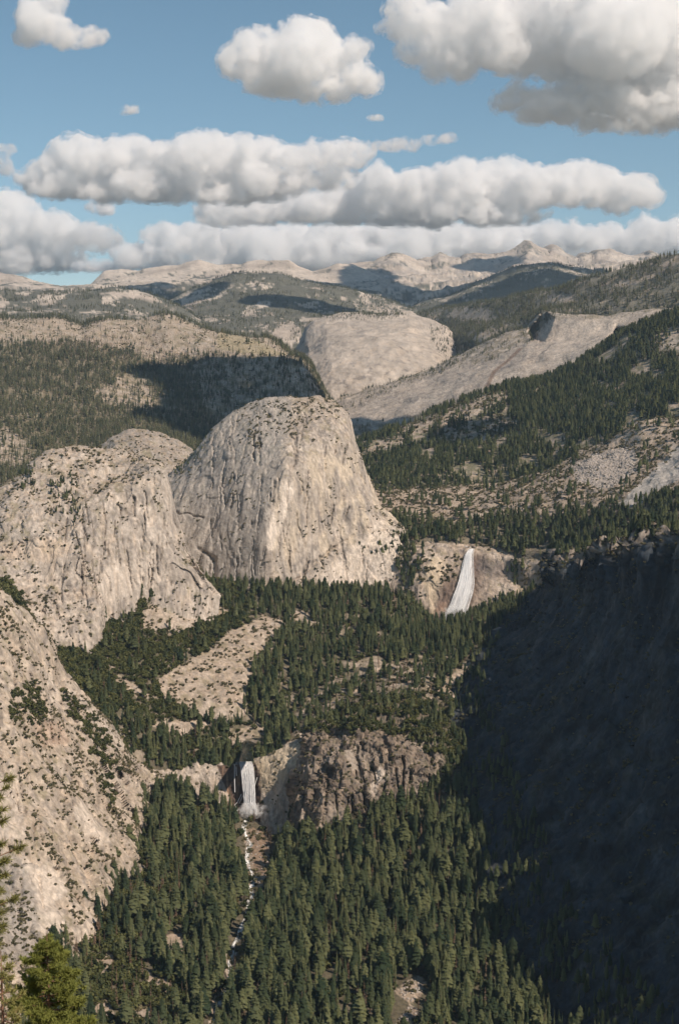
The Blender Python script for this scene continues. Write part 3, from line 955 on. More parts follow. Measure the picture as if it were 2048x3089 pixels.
def t_nev(px, py, G, n):
    C = granite(px, py, G, n, 144, 0.6, 0.5, 22, base=np.array([0.37, 0.32, 0.275]))
    jx, jy = jit(px, py, G, 8, 25, 13)
    fx = np.interp(py, [1650, 1720, 1800, 1890], [1415, 1405, 1385, 1345])
    wet = np.exp(-((jx - fx - 22) / 34.0) ** 2) + np.exp(-((jx - fx + 45) / 30.0) ** 2) * sstep(1690, 1780, py)
    C = mixc(C, np.array([0.13, 0.088, 0.068]), np.clip(wet, 0, 1) * 0.85 * sstep(1655, 1690, py))
    C = mixc(C, np.array([0.56, 0.45, 0.32]), soft(px, py, G, [(1290, 1690), (1340, 1680), (1345, 1720), (1310, 1800), (1300, 1880), (1290, 1840), (1280, 1740)]) * 0.75)
    C = mixc(C, RUST, soft(px, py, G, [(1310, 1840), (1350, 1800), (1360, 1860), (1330, 1890)]) * 0.5)
    C = mixc(C, np.array([0.12, 0.105, 0.10]), soft(px, py, G, [(1435, 1680), (1530, 1695), (1670, 1715), (1650, 1740), (1560, 1735), (1480, 1745), (1440, 1730)]) * 0.6)
    return C
p_nev = build_patch('cliff', G, M_rock, t_nev, 'brown streaked cliff that the upper waterfall pours over')

# --- small dome behind the left dome
G = loft([R((240, 1420, 4050), (290, 1365, 4080), (320, 1335, 4100), (350, 1312, 4120), (390, 1298, 4130), (430, 1297, 4130), (480, 1306, 4120), (540, 1333, 4100), (600, 1373, 4080), (660, 1415, 4050)),
          R((240, 1430, 3950), (350, 1350, 3960), (430, 1340, 3960), (540, 1375, 3950), (660, 1430, 3940)),
          R((240, 1500, 3780), (350, 1480, 3760), (430, 1480, 3760), (540, 1490, 3760), (660, 1520, 3780))], step=2.6, back=(160, 100), skirt=(60, 80), sm=0.08)
G = relief(G, 8, 80, (1, 1, 1), 151, 5, 0.4)
G = crags(G, 7, 40, (1, 1, 0.6), 155, 4.0)
p_sd = build_patch('granite_dome', G, M_rock, lambda px, py, G, n: granite(px, py, G, n, 154, 0.55, 0.2, 30, base=np.array([0.33, 0.31, 0.285])), 'small rounded grey dome between the two big rock domes')

# --- left dome
BRK = R((-250, 1600, 3090), (0, 1570, 3090), (100, 1560, 3070), (180, 1585, 3060), (250, 1575, 3070), (300, 1545, 3095), (350, 1500, 3130), (400, 1468, 3160), (450, 1438, 3190), (488, 1418, 3215), (500, 1462, 3208), (515, 1555, 3195), (545, 1620, 3185), (580, 1688, 3178), (660, 1797, 3165))
BRK2 = BRK + np.array([0, 12, -5.0])
BRK2[:5, 1:] += np.array([22, -24.0])
G = loft([R((-250, 1520, 3250), (-100, 1505, 3250), (0, 1482, 3250), (55, 1462, 3260), (85, 1430, 3280), (102, 1398, 3300), (120, 1378, 3320), (150, 1361, 3340), (200, 1352, 3350), (260, 1357, 3350), (320, 1364, 3350), (400, 1376, 3345), (460, 1393, 3335),
            (486, 1405, 3320), (496, 1440, 3300), (503, 1490, 3280), (515, 1540, 3260), (540, 1600, 3240), (575, 1670, 3220), (620, 1740, 3200), (660, 1790, 3190)),
          R((-250, 1565, 3140), (0, 1520, 3150), (100, 1470, 3180), (200, 1440, 3210), (320, 1445, 3220), (400, 1425, 3240), (470, 1405, 3260), (489, 1412, 3240), (500, 1455, 3220), (515, 1548, 3205), (580, 1684, 3185), (660, 1795, 3170)),
          BRK, BRK2,
          R((-250, 1740, 2950), (0, 1740, 2960), (100, 1760, 2960), (200, 1760, 2985), (300, 1720, 3020), (400, 1690, 3070), (500, 1670, 3110), (580, 1720, 3125), (660, 1800, 3140)),
          R((-250, 1900, 2780), (0, 1880, 2800), (60, 1900, 2820), (130, 1945, 2830), (200, 1975, 2840), (280, 1995, 2850), (303, 1940, 2920), (318, 1858, 2995), (400, 1815, 3040), (460, 1788, 3070), (520, 1762, 3095), (600, 1768, 3110), (660, 1805, 3130))],
         step=2.4, back=(160, 90), skirt=(60, 100), sm=0.015)
G = relief(G, 11, 120, (1, 1, 0.6), 161, 4, 0.4)
G = relief(G, 1.8, 26, (1, 1, 0.3), 162, 5, 0.7)
G = crags(G, 11, 170, (1, 1, 0.4), 167, 2.5, 0.8)
G = crags(G, 10, 70, (1, 1, 0.36), 165, 3.0, 0.9)
G = crags(G, 1.8, 18, (1, 1, 0.4), 166, 3.0)
G, K_BROD = fractures(G, (180, 1470, 520, 1760), 55, 902, 0.05)
def t_brod(px, py, G, n):
    C = granite(px, py, G, n, 164, 0.40, 0.5, 30, base=np.array([0.43, 0.39, 0.345]))
    st = fbm(G / np.array([10, 14, 180]), 3, 168)
    C = mixc(C, DARK * 1.3, sstep(0.14, 0.45, st) * 0.55 * sstep(1470, 1540, py))
    C = mixc(C, DARK * 0.7, np.clip(K_BROD, 0, 1) * 0.6)
    jx, jy = jit(px, py, G, 8, 30, 14)
    C = mixc(C, PALE * 1.1, soft(px, py, G, [(428, 1535), (460, 1530), (455, 1580), (435, 1560)]) * 0.8)
    C = mixc(C, PALE * 1.05, soft(px, py, G, [(290, 1760), (340, 1700), (430, 1690), (520, 1740), (440, 1775), (310, 1830)]) * 0.6)
    C = mixc(C, WARM * 1.1, soft(px, py, G, [(0, 1640), (150, 1620), (230, 1650), (150, 1700), (20, 1690)]) * 0.5)
    return C
p_brod = build_patch('granite_dome', G, M_rock, t_brod, 'broad brush-dotted granite dome left of the tall dome')

# --- the tall dome
G = loft([R((440, 1480, 3760), (480, 1452, 3740), (520, 1432, 3740), (560, 1402, 3745), (600, 1350, 3750), (650, 1291, 3760), (700, 1246, 3770), (750, 1220, 3780), (800, 1203, 3785), (860, 1197, 3790), (920, 1200, 3790), (965, 1197, 3785),
            (1000, 1211, 3775), (1030, 1232, 3760), (1048, 1250, 3745), (1062, 1290, 3730), (1078, 1340, 3715), (1096, 1400, 3700), (1112, 1455, 3690), (1128, 1500, 3680), (1138, 1522, 3660), (1170, 1548, 3620), (1215, 1582, 3580), (1235, 1610, 3560), (1250, 1680, 3530), (1262, 1740, 3510)),
          R((440, 1500, 3680), (520, 1465, 3660), (600, 1400, 3650), (700, 1305, 3650), (780, 1270, 3640), (860, 1265, 3640), (950, 1262, 3645), (1020, 1265, 3660), (1052, 1300, 3665), (1090, 1420, 3640), (1122, 1510, 3620), (1150, 1560, 3580), (1210, 1620, 3530), (1262, 1750, 3490)),
          R((440, 1560, 3620), (520, 1530, 3580), (620, 1490, 3545), (720, 1450, 3510), (800, 1430, 3480), (862, 1420, 3455), (905, 1420, 3480), (980, 1430, 3520), (1050, 1450, 3560), (1100, 1490, 3580), (1130, 1560, 3560), (1200, 1660, 3490), (1262, 1770, 3460)),
          R((440, 1640, 3560), (540, 1640, 3515), (640, 1630, 3475), (740, 1610, 3435), (808, 1610, 3400), (850, 1610, 3415), (940, 1620, 3455), (1040, 1620, 3490), (1110, 1640, 3490), (1180, 1700, 3460), (1262, 1785, 3440)),
          R((440, 1760, 3500), (560, 1790, 3450), (640, 1810, 3410), (740, 1825, 3375), (820, 1830, 3355), (900, 1830, 3370), (1000, 1830, 3385), (1100, 1830, 3395), (1200, 1830, 3400), (1262, 1810, 3410))],
         step=2.5, back=(150, 90), skirt=(60, 80), sm=0.03)
G = relief(G, 9, 110, (1, 1, 0.4), 171, 4, 0.4)
G = relief(G, 1.8, 30, (1, 1, 0.2), 172, 5, 0.75)
G = crags(G, 8, 150, (1, 1, 0.22), 179, 2.5, 0.8)
G = crags(G, 6, 70, (1, 1, 0.20), 175, 3.0, 0.85)
G = crags(G, 1.6, 19, (1, 1, 0.25), 176, 3.0)
px, py = proj(G)
def crack(G, pts, wid, depth):
    """A cleft cut into the rock along a line of photo points."""
    px, py = proj(G)
    px = px + 7 * noise(G / 22.0, 61) + 3 * noise(G / 7.0, 62)
    py = py + 7 * noise(G / 22.0, 63)
    d = np.full(px.shape, 1e9)
    for (xa, ya), (xb, yb) in zip(pts[:-1], pts[1:]):
        L2 = (xb - xa) ** 2 + (yb - ya) ** 2
        t = np.clip(((px - xa) * (xb - xa) + (py - ya) * (yb - ya)) / L2, 0, 1)
        d = np.minimum(d, np.hypot(px - xa - t * (xb - xa), py - ya - t * (yb - ya)))
    k = depth * np.exp(-(d / wid) ** 2) * np.clip(0.7 + 0.9 * noise(G / 16.0, 64), 0.1, 1.4)
    return G * (1 + k / G[..., 1])[..., None]
for pts, wd, dp in [([(770, 1300), (765, 1390)], 2.4, 20), ([(784, 1320), (784, 1405)], 2.4, 18), ([(790, 1430), (785, 1520), (775, 1600)], 2.2, 8), ([(515, 1548), (570, 1550), (600, 1560), (615, 1566)], 2.6, 10),
                    ([(600, 1655), (640, 1680), (650, 1720), (645, 1760)], 6, 18), ([(898, 1430), (915, 1480)], 2.2, 9),
                    ([(805, 1250), (820, 1262)], 3, 10), ([(875, 1310), (890, 1325)], 3, 14), ([(1010, 1650), (900, 1745), (860, 1770)], 5, 9), ([(1110, 1590), (1010, 1650)], 4, 6)]:
    G = crack(G, pts, wd, dp)
G, K_LIB = fractures(G, (570, 1230, 1120, 1700), 95, 901, -0.06)
SCAR = [(852, 1440), (872, 1448), (888, 1482), (872, 1520), (852, 1590), (835, 1635), (824, 1665), (806, 1658), (808, 1600), (826, 1540), (840, 1470)]
def t_lib(px, py, G, n):
    C = granite(px, py, G, n, 174, 0.50, 0.40, 26, base=np.array([0.42, 0.38, 0.335]))
    st = fbm(G / np.array([11, 16, 210]), 3, 178)
    C = mixc(C, DARK * 1.15, sstep(0.12, 0.45, st) * 0.6)
    C = mixc(C, DARK * 0.7, np.clip(K_LIB, 0, 1) * 0.6)
    jx, jy = jit(px, py, G, 6, 22, 15)
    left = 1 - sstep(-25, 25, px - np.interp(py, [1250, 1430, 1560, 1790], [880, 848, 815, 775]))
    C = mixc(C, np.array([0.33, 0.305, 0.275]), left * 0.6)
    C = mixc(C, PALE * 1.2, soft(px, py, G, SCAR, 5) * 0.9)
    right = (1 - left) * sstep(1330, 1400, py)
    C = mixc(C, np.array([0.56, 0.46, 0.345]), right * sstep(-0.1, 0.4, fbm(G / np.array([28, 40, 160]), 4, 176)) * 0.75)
    C = mixc(C, PALE * 1.1, soft(px, py, G, [(940, 1790), (960, 1740), (1020, 1690), (1110, 1610), (1140, 1560), (1230, 1640), (1220, 1800), (1000, 1810)]) * 0.6)
    return C
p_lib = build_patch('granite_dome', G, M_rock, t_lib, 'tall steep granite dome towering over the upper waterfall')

# --- wooded basin between the two falls
G = loft([R((-250, 1850, 3000), (0, 1850, 2980), (130, 1900, 2960), (250, 1860, 3060), (310, 1830, 3080), (400, 1800, 3120), (460, 1770, 3150), (520, 1745, 3180), (620, 1755, 3260), (700, 1775, 3340), (860, 1785, 3360), (1000, 1790, 3380), (1200, 1800, 3390), (1300, 1880, 3370), (1370, 1893, 3370), (1450, 1865, 3370), (1550, 1825, 3360), (1640, 1795, 3350)),
          R((-250, 1930, 2860), (0, 1930, 2860), (130, 1965, 2860), (300, 1970, 2880), (500, 1920, 2980), (700, 1900, 3080), (900, 1890, 3150), (1100, 1890, 3180), (1300, 1930, 3150), (1440, 1925, 3120), (1510, 1890, 3130)),
          R((-250, 2100, 2600), (0, 2100, 2600), (150, 2080, 2660), (300, 2110, 2700), (500, 2120, 2780), (700, 2120, 2830), (800, 2130, 2850), (900, 2120, 2860), (1100, 2060, 2900), (1300, 2020, 2920), (1405, 2040, 2900)),
          R((-250, 2290, 2450), (150, 2260, 2520), (300, 2240, 2590), (450, 2250, 2660), (600, 2250, 2710), (690, 2250, 2725), (800, 2228, 2745), (900, 2190, 2750), (1000, 2150, 2760), (1150, 2110, 2760), (1280, 2100, 2760), (1365, 2125, 2770)),
          R((-250, 2380, 2420), (150, 2340, 2480), (300, 2320, 2560), (450, 2312, 2640), (600, 2306, 2668), (690, 2300, 2672), (760, 2296, 2672), (830, 2262, 2675), (900, 2226, 2680), (1000, 2200, 2680), (1150, 2195, 2650), (1360, 2220, 2640))],
         step=4.2, back=(60, 30), skirt=(8, 60), sm=0.04)
G = relief(G, 15, 130, (1, 1, 0.8), 181, 5, 0.4)
G = relief(G, 2.5, 26, (1, 1, 0.8), 182, 4, 0.6)
B_ROCK = [[(425, 1850), (470, 1790), (520, 1800), (590, 1790), (640, 1780), (640, 1800), (700, 1845), (640, 1870), (600, 1885), (545, 1910), (500, 1895), (440, 1910)],
          [(800, 1855), (850, 1870), (875, 1895), (830, 1910), (812, 1960), (780, 2000), (760, 2020), (750, 2080), (745, 2110), (740, 2150), (700, 2190), (640, 2170), (560, 2140), (490, 2100), (470, 2060), (500, 2030), (550, 2000), (560, 1990), (640, 1950), (690, 1905), (740, 1885)],
          [(338, 2010), (362, 2030), (405, 2065), (455, 2100), (430, 2112), (390, 2092), (350, 2055)],
          [(860, 1850), (900, 1840), (985, 1890), (950, 1900), (910, 1885)], [(690, 2215), (740, 2195), (802, 2190), (806, 2215), (735, 2235), (700, 2250)], [(935, 2152), (985, 2155), (985, 2168), (940, 2168)],
          [(455, 2190), (500, 2170), (640, 2180), (560, 2230)], [(1330, 2090), (1345, 2050), (1400, 2000), (1440, 1965), (1430, 2010), (1390, 2080), (1370, 2140)]]
B_THIN = [(930, 2100), (1000, 2040), (1100, 2000), (1290, 1990), (1330, 2050), (1360, 2230), (1150, 2250), (900, 2250), (870, 2190)]
def t_basin(px, py, G, n):
    C = granite(px, py, G, n, 184, 0.45, 0.5, 22, base=np.array([0.42, 0.365, 0.305]))
    jx, jy = jit(px, py, G, 9, 30, 16)
    rock = np.zeros(px.shape, bool)
    for p in B_ROCK:
        rock |= inpoly(jx, jy, p)
    thin = soft(px, py, G, B_THIN, 20, 40)
    f = np.where(rock, 0.0, 0.88 - 0.75 * thin * sstep(-0.2, 0.25, fbm(G / 22, 3, 187)) - 0.5 * sstep(0.0, 0.3, fbm(G / 50, 3, 451) * -1 - 0.1))
    return mixc(C, DUFF, f)
p_basin = build_patch('valley', G, M_rock, t_basin, 'wooded basin with bare slabs between the two waterfalls')

# --- cliff of the lower fall
G = loft([R((330, 2290, 2600), (420, 2300, 2635), (480, 2312, 2650), (560, 2306, 2660), (640, 2304, 2668), (690, 2300, 2672), (725, 2298, 2673), (765, 2296, 2673), (790, 2280, 2674), (830, 2262, 2674), (880, 2240, 2674), (910, 2222, 2674), (960, 2200, 2674)),
          R((330, 2300, 2590), (420, 2310, 2626), (480, 2325, 2640), (560, 2322, 2650), (640, 2320, 2656), (690, 2316, 2660), (725, 2312, 2661), (765, 2310, 2661), (790, 2300, 2655), (830, 2285, 2648), (880, 2265, 2640), (910, 2250, 2635), (960, 2230, 2630)),
          R((330, 2430, 2540), (420, 2430, 2560), (540, 2430, 2590), (640, 2440, 2618), (690, 2455, 2628), (725, 2465, 2632), (765, 2468, 2632), (800, 2500, 2600), (870, 2560, 2560), (960, 2600, 2530))],
         step=2.1, back=(20, 4), skirt=(40, 40), sm=0.03)
G = relief(G, 5, 45, (1, 1, 0.8), 191, 4, 0.5)
G = relief(G, 2.2, 12, (1, 1, 0.4), 192, 4, 0.7)
G = crags(G, 5, 24, (1, 1, 0.5), 195, 3.0)
def t_ver(px, py, G, n):
    C = granite(px, py, G, n, 194, 0.5, 0.4, 16, base=np.array([0.42, 0.375, 0.325]), soil=False)
    jx, jy = jit(px, py, G, 5, 14, 17)
    wet = inpoly(jx, jy, [(655, 2310), (800, 2300), (790, 2360), (785, 2480), (680, 2480), (690, 2400)])
    band = fbm(G / np.array([6, 20, 90]), 3, 196)
    C = np.where(wet[..., None], mixc(np.array([0.115, 0.078, 0.060]), np.array([0.30, 0.19, 0.12]), sstep(0.1, 0.6, band)), C)
    C = mixc(C, np.array([0.54, 0.44, 0.31]), soft(px, py, G, [(765, 2296), (830, 2265), (910, 2230), (900, 2300), (830, 2370), (795, 2390), (785, 2340)]) * 0.8)
    return C
p_ver = build_patch('cliff', G, M_rock, t_ver, 'low pale cliff band that the lower waterfall drops over')

# --- knob beside the lower fall
G = loft([R((925, 2222, 2705), (945, 2205, 2702), (975, 2180, 2705), (1030, 2150, 2720), (1150, 2110, 2740), (1280, 2095, 2740), (1375, 2130, 2740)),
          R((914, 2256, 2695), (932, 2240, 2585), (965, 2228, 2562), (1020, 2226, 2556), (1100, 2222, 2560), (1180, 2225, 2560), (1280, 2235, 2555), (1340, 2255, 2560), (1392, 2290, 2570)),
          R((892, 2385, 2690), (908, 2372, 2540), (945, 2368, 2500), (1000, 2350, 2480), (1100, 2340, 2490), (1180, 2330, 2500), (1280, 2325, 2500), (1350, 2345, 2490), (1412, 2375, 2480)),
          R((862, 2590, 2670), (882, 2604, 2500), (915, 2590, 2450), (970, 2560, 2420), (1040, 2550, 2415), (1120, 2510, 2425), (1200, 2450, 2440), (1300, 2425, 2440), (1370, 2440, 2420), (1430, 2450, 2410))],
         step=2.1, skirt=(50, 60), sm=0.008)
G = relief(G, 5, 60, (1, 1, 0.4), 201, 4, 0.6)
G = crags(G, 26, 70, (1, 1, 0.34), 205, 3.0, 0.9)
G = crags(G, 9, 26, (1, 1, 0.45), 206, 3.0, 0.9)
G = crags(G, 2.5, 9, (1, 1, 0.5), 207, 2.5)
G, K_KNOB = fractures(G, (880, 2230, 1330, 2480), 40, 904, 0.0, 2.6, 14.0)
def t_knob(px, py, G, n):
    C = granite(px, py, G, n, 204, 0.65, 0.55, 17, joints=0.9, base=np.array([0.25, 0.205, 0.165])) * 0.74
    jx, jy = jit(px, py, G, 6, 16, 18)
    C = mixc(C, PALE, soft(px, py, G, [(1130, 2330), (1165, 2310), (1165, 2340), (1130, 2400), (1115, 2410)]) * 0.8)
    C = mixc(C, PALE, soft(px, py, G, [(1040, 2260), (1075, 2265), (1080, 2320), (1045, 2315)]) * 0.4)
    C = mixc(C, PALE, soft(px, py, G, [(850, 2560), (875, 2510), (882, 2515), (855, 2590)]) * 0.7)
    wood = inpoly(jx, jy, [(880, 2100), (1500, 2000), (1700, 2100), (1700, 2450), (1420, 2430), (1320, 2360), (1330, 2280), (1200, 2210), (1000, 2195), (930, 2210)])
    return mixc(C, DUFF * 1.3, wood * (0.35 + 0.4 * (px > 1340)))
p_knob = build_patch('rock_knob', G, M_rock, t_knob, 'craggy brown rock knob beside the lower waterfall')

# --- bright near cliff on the left
G = loft([R((-350, 1640, 2640), (-150, 1700, 2620), (0, 1782, 2600), (32, 1802, 2600), (70, 1850, 2600), (105, 1895, 2600), (135, 1945, 2600), (160, 2000, 2600), (180, 2050, 2600), (240, 2110, 2600), (300, 2175, 2605), (360, 2240, 2610), (410, 2290, 2615), (470, 2330, 2625), (520, 2345, 2635), (560, 2350, 2640)),
          R((-350, 1760, 2450), (0, 1880, 2480), (60, 1930, 2490), (110, 1990, 2500), (150, 2070, 2510), (200, 2130, 2520), (300, 2230, 2540), (380, 2300, 2560), (470, 2370, 2600), (560, 2400, 2630)),
          R((-350, 2100, 2250), (0, 2150, 2300), (100, 2200, 2330), (200, 2260, 2380), (300, 2320, 2440), (400, 2370, 2510), (480, 2420, 2560), (560, 2430, 2620)),
          R((-350, 2500, 2030), (0, 2500, 2080), (100, 2520, 2110), (200, 2540, 2160), (300, 2560, 2230), (400, 2570, 2320), (480, 2540, 2430), (560, 2480, 2580)),
          R((-350, 2850, 1850), (0, 2830, 1900), (100, 2830, 1930), (200, 2840, 1970), (300, 2830, 2040), (400, 2760, 2150), (480, 2660, 2290), (560, 2560, 2480)),
          R((-350, 3250, 1680), (0, 3250, 1720), (200, 3250, 1760), (350, 3200, 1800), (480, 3000, 1950), (560, 2760, 2250))],
         step=3.5, back=(120, 90), skirt=(40, 80), sm=0.05)
G = relief(G, 16, 120, (1, 1, 0.6), 211, 5, 0.45)
G = relief(G, 3.0, 30, (1, 1, 0.22), 212, 5, 0.7)
G = relief(G, 0.9, 8, (1, 1, 0.35), 213, 3, 0.6)
G = crags(G, 20, 170, (1, 1, 0.32), 217, 2.5, 0.85)
G = crags(G, 10, 65, (1, 1, 0.30), 215, 3.0, 0.9)
G = crags(G, 1.6, 15, (1, 1, 0.35), 216, 3.0)
G, K_NL = fractures(G, (-60, 1850, 430, 2760), 110, 903, 0.12, 2.0, 8.0)
def t_nl(px, py, G, n):
    C = granite(px, py, G, n, 214, 0.35, 0.6, 24, base=np.array([0.44, 0.385, 0.32]))
    st = fbm(G / np.array([10, 14, 150]), 3, 218)
    C = mixc(C, DARK * 1.3, sstep(0.15, 0.45, st) * 0.5)
    C = mixc(C, DARK * 0.8, np.clip(K_NL, 0, 1) * 0.55)
    jx, jy = jit(px, py, G, 8, 25, 19)
    for poly, k in [([(225, 2440), (240, 2415), (270, 2430), (300, 2490), (325, 2545), (290, 2550), (240, 2500)], 0.8), ([(70, 2580), (110, 2600), (180, 2630), (215, 2680), (170, 2720), (120, 2760), (105, 2700)], 0.8),
                    ([(110, 2740), (180, 2740), (200, 2790), (170, 2830), (120, 2820)], 0.7), ([(0, 2340), (60, 2380), (80, 2530), (0, 2540)], 0.5), ([(130, 1990), (165, 2040), (185, 2140), (160, 2130)], 0.6),
                    ([(190, 2050), (260, 2110), (330, 2190), (390, 2260), (370, 2260), (300, 2200)], 0.6), ([(430, 2350), (480, 2370), (490, 2430), (440, 2420)], 0.7)]:
        C = mixc(C, PALE, soft(px, py, G, poly, 14) * k)
    C = mixc(C, SOIL * 1.1, soft(px, py, G, [(265, 2820), (320, 2840), (345, 2900), (300, 2960), (270, 2900)]) * 0.7)
    C = mixc(C, RUST * 1.2, soft(px, py, G, [(100, 2170), (180, 2180), (220, 2240), (120, 2260)]) * 0.35)
    C = mixc(C, np.array([0.30, 0.275, 0.25]), soft(px, py, G, [(-80, 2560), (75, 2590), (110, 2700), (125, 2900), (-80, 2900)]) * 0.6)
    return C
p_nl = build_patch('cliff', G, M_rock, t_nl, 'tall sunlit granite cliff dotted with brush at the left edge')

# --- the valley floor with the dense wood
G = loft([R((380, 2420, 2570), (540, 2400, 2600), (640, 2420, 2615), (700, 2445, 2625), (745, 2462, 2628), (790, 2490, 2600), (860, 2560, 2500), (960, 2530, 2430), (1100, 2490, 2430), (1200, 2440, 2440), (1300, 2400, 2440), (1390, 2400, 2425), (1440, 2430, 2415)),
          R((250, 2620, 2300), (450, 2600, 2330), (640, 2600, 2380), (745, 2640, 2360), (860, 2660, 2320), (1000, 2640, 2290), (1200, 2620, 2280), (1400, 2620, 2260), (1475, 2650, 2230)),
          R((150, 2900, 1950), (350, 2860, 2010), (550, 2830, 2070), (690, 2850, 2050), (850, 2820, 2080), (1050, 2820, 2070), (1300, 2820, 2060), (1450, 2840, 2050), (1540, 2870, 2030)),
          R((50, 3200, 1720), (300, 3150, 1760), (560, 3100, 1800), (680, 3120, 1780), (850, 3060, 1830), (1100, 3060, 1830), (1400, 3070, 1820), (1660, 3110, 1800)),
          R((-100, 3600, 1450), (300, 3500, 1500), (900, 3400, 1560), (1400, 3400, 1560), (1900, 3450, 1530))],
         step=5.4, skirt=(200, 120), sm=0.04)
G = relief(G, 9, 90, (1, 1, 0.8), 221, 4, 0.3)
STREAM = [(742, 2468), (738, 2500), (742, 2530), (758, 2545), (745, 2575), (752, 2610), (765, 2650), (758, 2700), (745, 2760), (720, 2820), (700, 2890), (690, 2960), (665, 3020), (640, 3089), (600, 3200)]
G = crack(G, STREAM, 16, 14)
G = crack(G, [(700, 2830), (690, 2900), (685, 2990), (668, 3060)], 14, 14)
V_ROCK = [[(735, 2500), (800, 2500), (815, 2560), (808, 2620), (790, 2680), (748, 2690), (742, 2600)], [(1190, 2990), (1230, 2960), (1270, 2940), (1285, 2970), (1265, 3010), (1235, 3030)], [(1200, 3080), (1240, 3030), (1260, 3050), (1235, 3110), (1190, 3110)],
          [(480, 2830), (540, 2810), (590, 2850), (580, 2900), (520, 2880)], [(640, 3000), (675, 2990), (690, 3030), (660, 3089), (630, 3089)], [(1478, 2900), (1495, 2855), (1510, 2860), (1490, 2920)],
          [(290, 2850), (340, 2880), (350, 2930), (310, 2960)], [(430, 2930), (520, 2960), (530, 3000), (460, 2990)], [(680, 2870), (705, 2870), (705, 2960), (680, 2960)], [(270, 3040), (330, 3010), (350, 3089), (260, 3089)], [(400, 3040), (470, 3040), (500, 3089), (400, 3089)]]
def t_val(px, py, G, n):
    C = granite(px, py, G, n, 224, 0.4, 0.5, 14, base=np.array([0.40, 0.335, 0.275]))
    jx, jy = jit(px, py, G, 7, 16, 20)
    rock = np.zeros(px.shape, bool)
    for p in V_ROCK:
        rock |= inpoly(jx, jy, p)
    brown = inpoly(jx, jy, [(745, 2490), (810, 2490), (820, 2570), (808, 2640), (770, 2640)])
    C = mixc(C, np.array([0.26, 0.175, 0.115]), brown * 0.75)
    return mixc(C, DUFF * 0.9, np.where(rock, 0.0, 0.9))
p_val = build_patch('valley', G, M_rock, t_val, 'deep valley floor below the lower waterfall')

# --- the great shaded cliff on the right (its foot to its brow, from far to near along y)
def Wrow(*pts):
    return np.array(pts, float)
ys = np.linspace(3330, 1100, 430)
def wline(pts, sm=20):
    p = np.array(pts, float)[::-1]
    return np.stack([gsm(np.interp(ys, p[:, 1], p[:, 0]), sm), ys, gsm(np.interp(ys, p[:, 1], p[:, 2]), sm)], -1)
brow = wline([(520, 3330, -478), (500, 3200, -455), (484, 3080, -432), (476, 2950, -406), (490, 2800, -374), (540, 2500, -308), (592, 2250, -258), (640, 2000, -240), (710, 1700, -212), (830, 1300, -180), (960, 900, -150)])
FOOT = [(1600, 1800, 3330), (1540, 1850, 3200), (1440, 1975, 3000), (1372, 2080, 2850), (1345, 2150, 2740), (1372, 2270, 2590), (1415, 2400, 2440), (1440, 2550, 2300), (1470, 2700, 2160), (1510, 2850, 2030), (1575, 3000, 1900), (1700, 3160, 1750), (1950, 3420, 1500), (2600, 4000, 900)]
fp = np.array([unproj(*q) for q in FOOT])
foot = wline([tuple(q) for q in fp])
def between(hf, wf):
    """A line on the face: hf of the way down, wf of the way out."""
    q = brow * 1.0
    q[:, 0] = brow[:, 0] * (1 - wf) + foot[:, 0] * wf
    q[:, 2] = brow[:, 2] * (1 - hf) + foot[:, 2] * hf
    return q
up2 = between(0.30, 0.13)
mid = between(0.66, 0.43)
back1 = brow + np.array([130, 0, 26])
back2 = brow + np.array([420, 0, 70])
toe = foot + np.array([-45, 0, -55])
L = np.array([back2, back1, brow, up2, mid, foot, toe])
vk = np.cumsum([0, 22, 22, 62, 80, 80, 12]).astype(float)
G = pchip(vk, L, np.arange(vk[-1] + 1))
w = sstep(15, 60, np.arange(vk[-1] + 1))[:, None]
H = relief(G, 16, 130, (1, 1, 0.8), 231, 4, 0.5)
H = crags(H, 16, 90, (1, 1, 0.7), 233, 3.0, 0.9)
H = crags(H, 6, 32, (1, 1, 0.7), 232, 3.0, 0.9)
rw = np.arange(vk[-1] + 1)[:, None] * np.ones(G.shape[1])
H = crags(H, 58, 105, (1, 1, 0.5), 235, 3.0, 0.85, mask=sstep(26, 42, rw) * (1 - sstep(52, 95, rw)) + 0.10)
H = crags(H, 15, 36, (1, 1, 0.45), 236, 3.0, 0.85, mask=sstep(26, 42, rw) * (1 - sstep(55, 100, rw)) + 0.12)
G = G + (H - G) * np.clip(w + 0.35, 0, 1)[..., None]
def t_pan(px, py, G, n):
    C = granite(px, py, G, n, 234, 0.45, 0.35, 28, base=np.array([0.15, 0.18, 0.22])) * np.array([0.17, 0.21, 0.25])  # deep blue shade put into the face tint, far darker than its granite
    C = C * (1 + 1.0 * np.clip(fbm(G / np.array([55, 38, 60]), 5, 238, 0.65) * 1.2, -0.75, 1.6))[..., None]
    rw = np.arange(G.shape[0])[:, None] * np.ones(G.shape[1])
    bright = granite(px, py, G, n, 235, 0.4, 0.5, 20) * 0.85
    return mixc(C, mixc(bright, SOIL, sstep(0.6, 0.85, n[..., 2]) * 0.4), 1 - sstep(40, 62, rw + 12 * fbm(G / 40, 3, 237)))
p_pan = build_patch('cliff', G, M_rock, t_pan, 'immense dark cliff in full shade at the right edge')

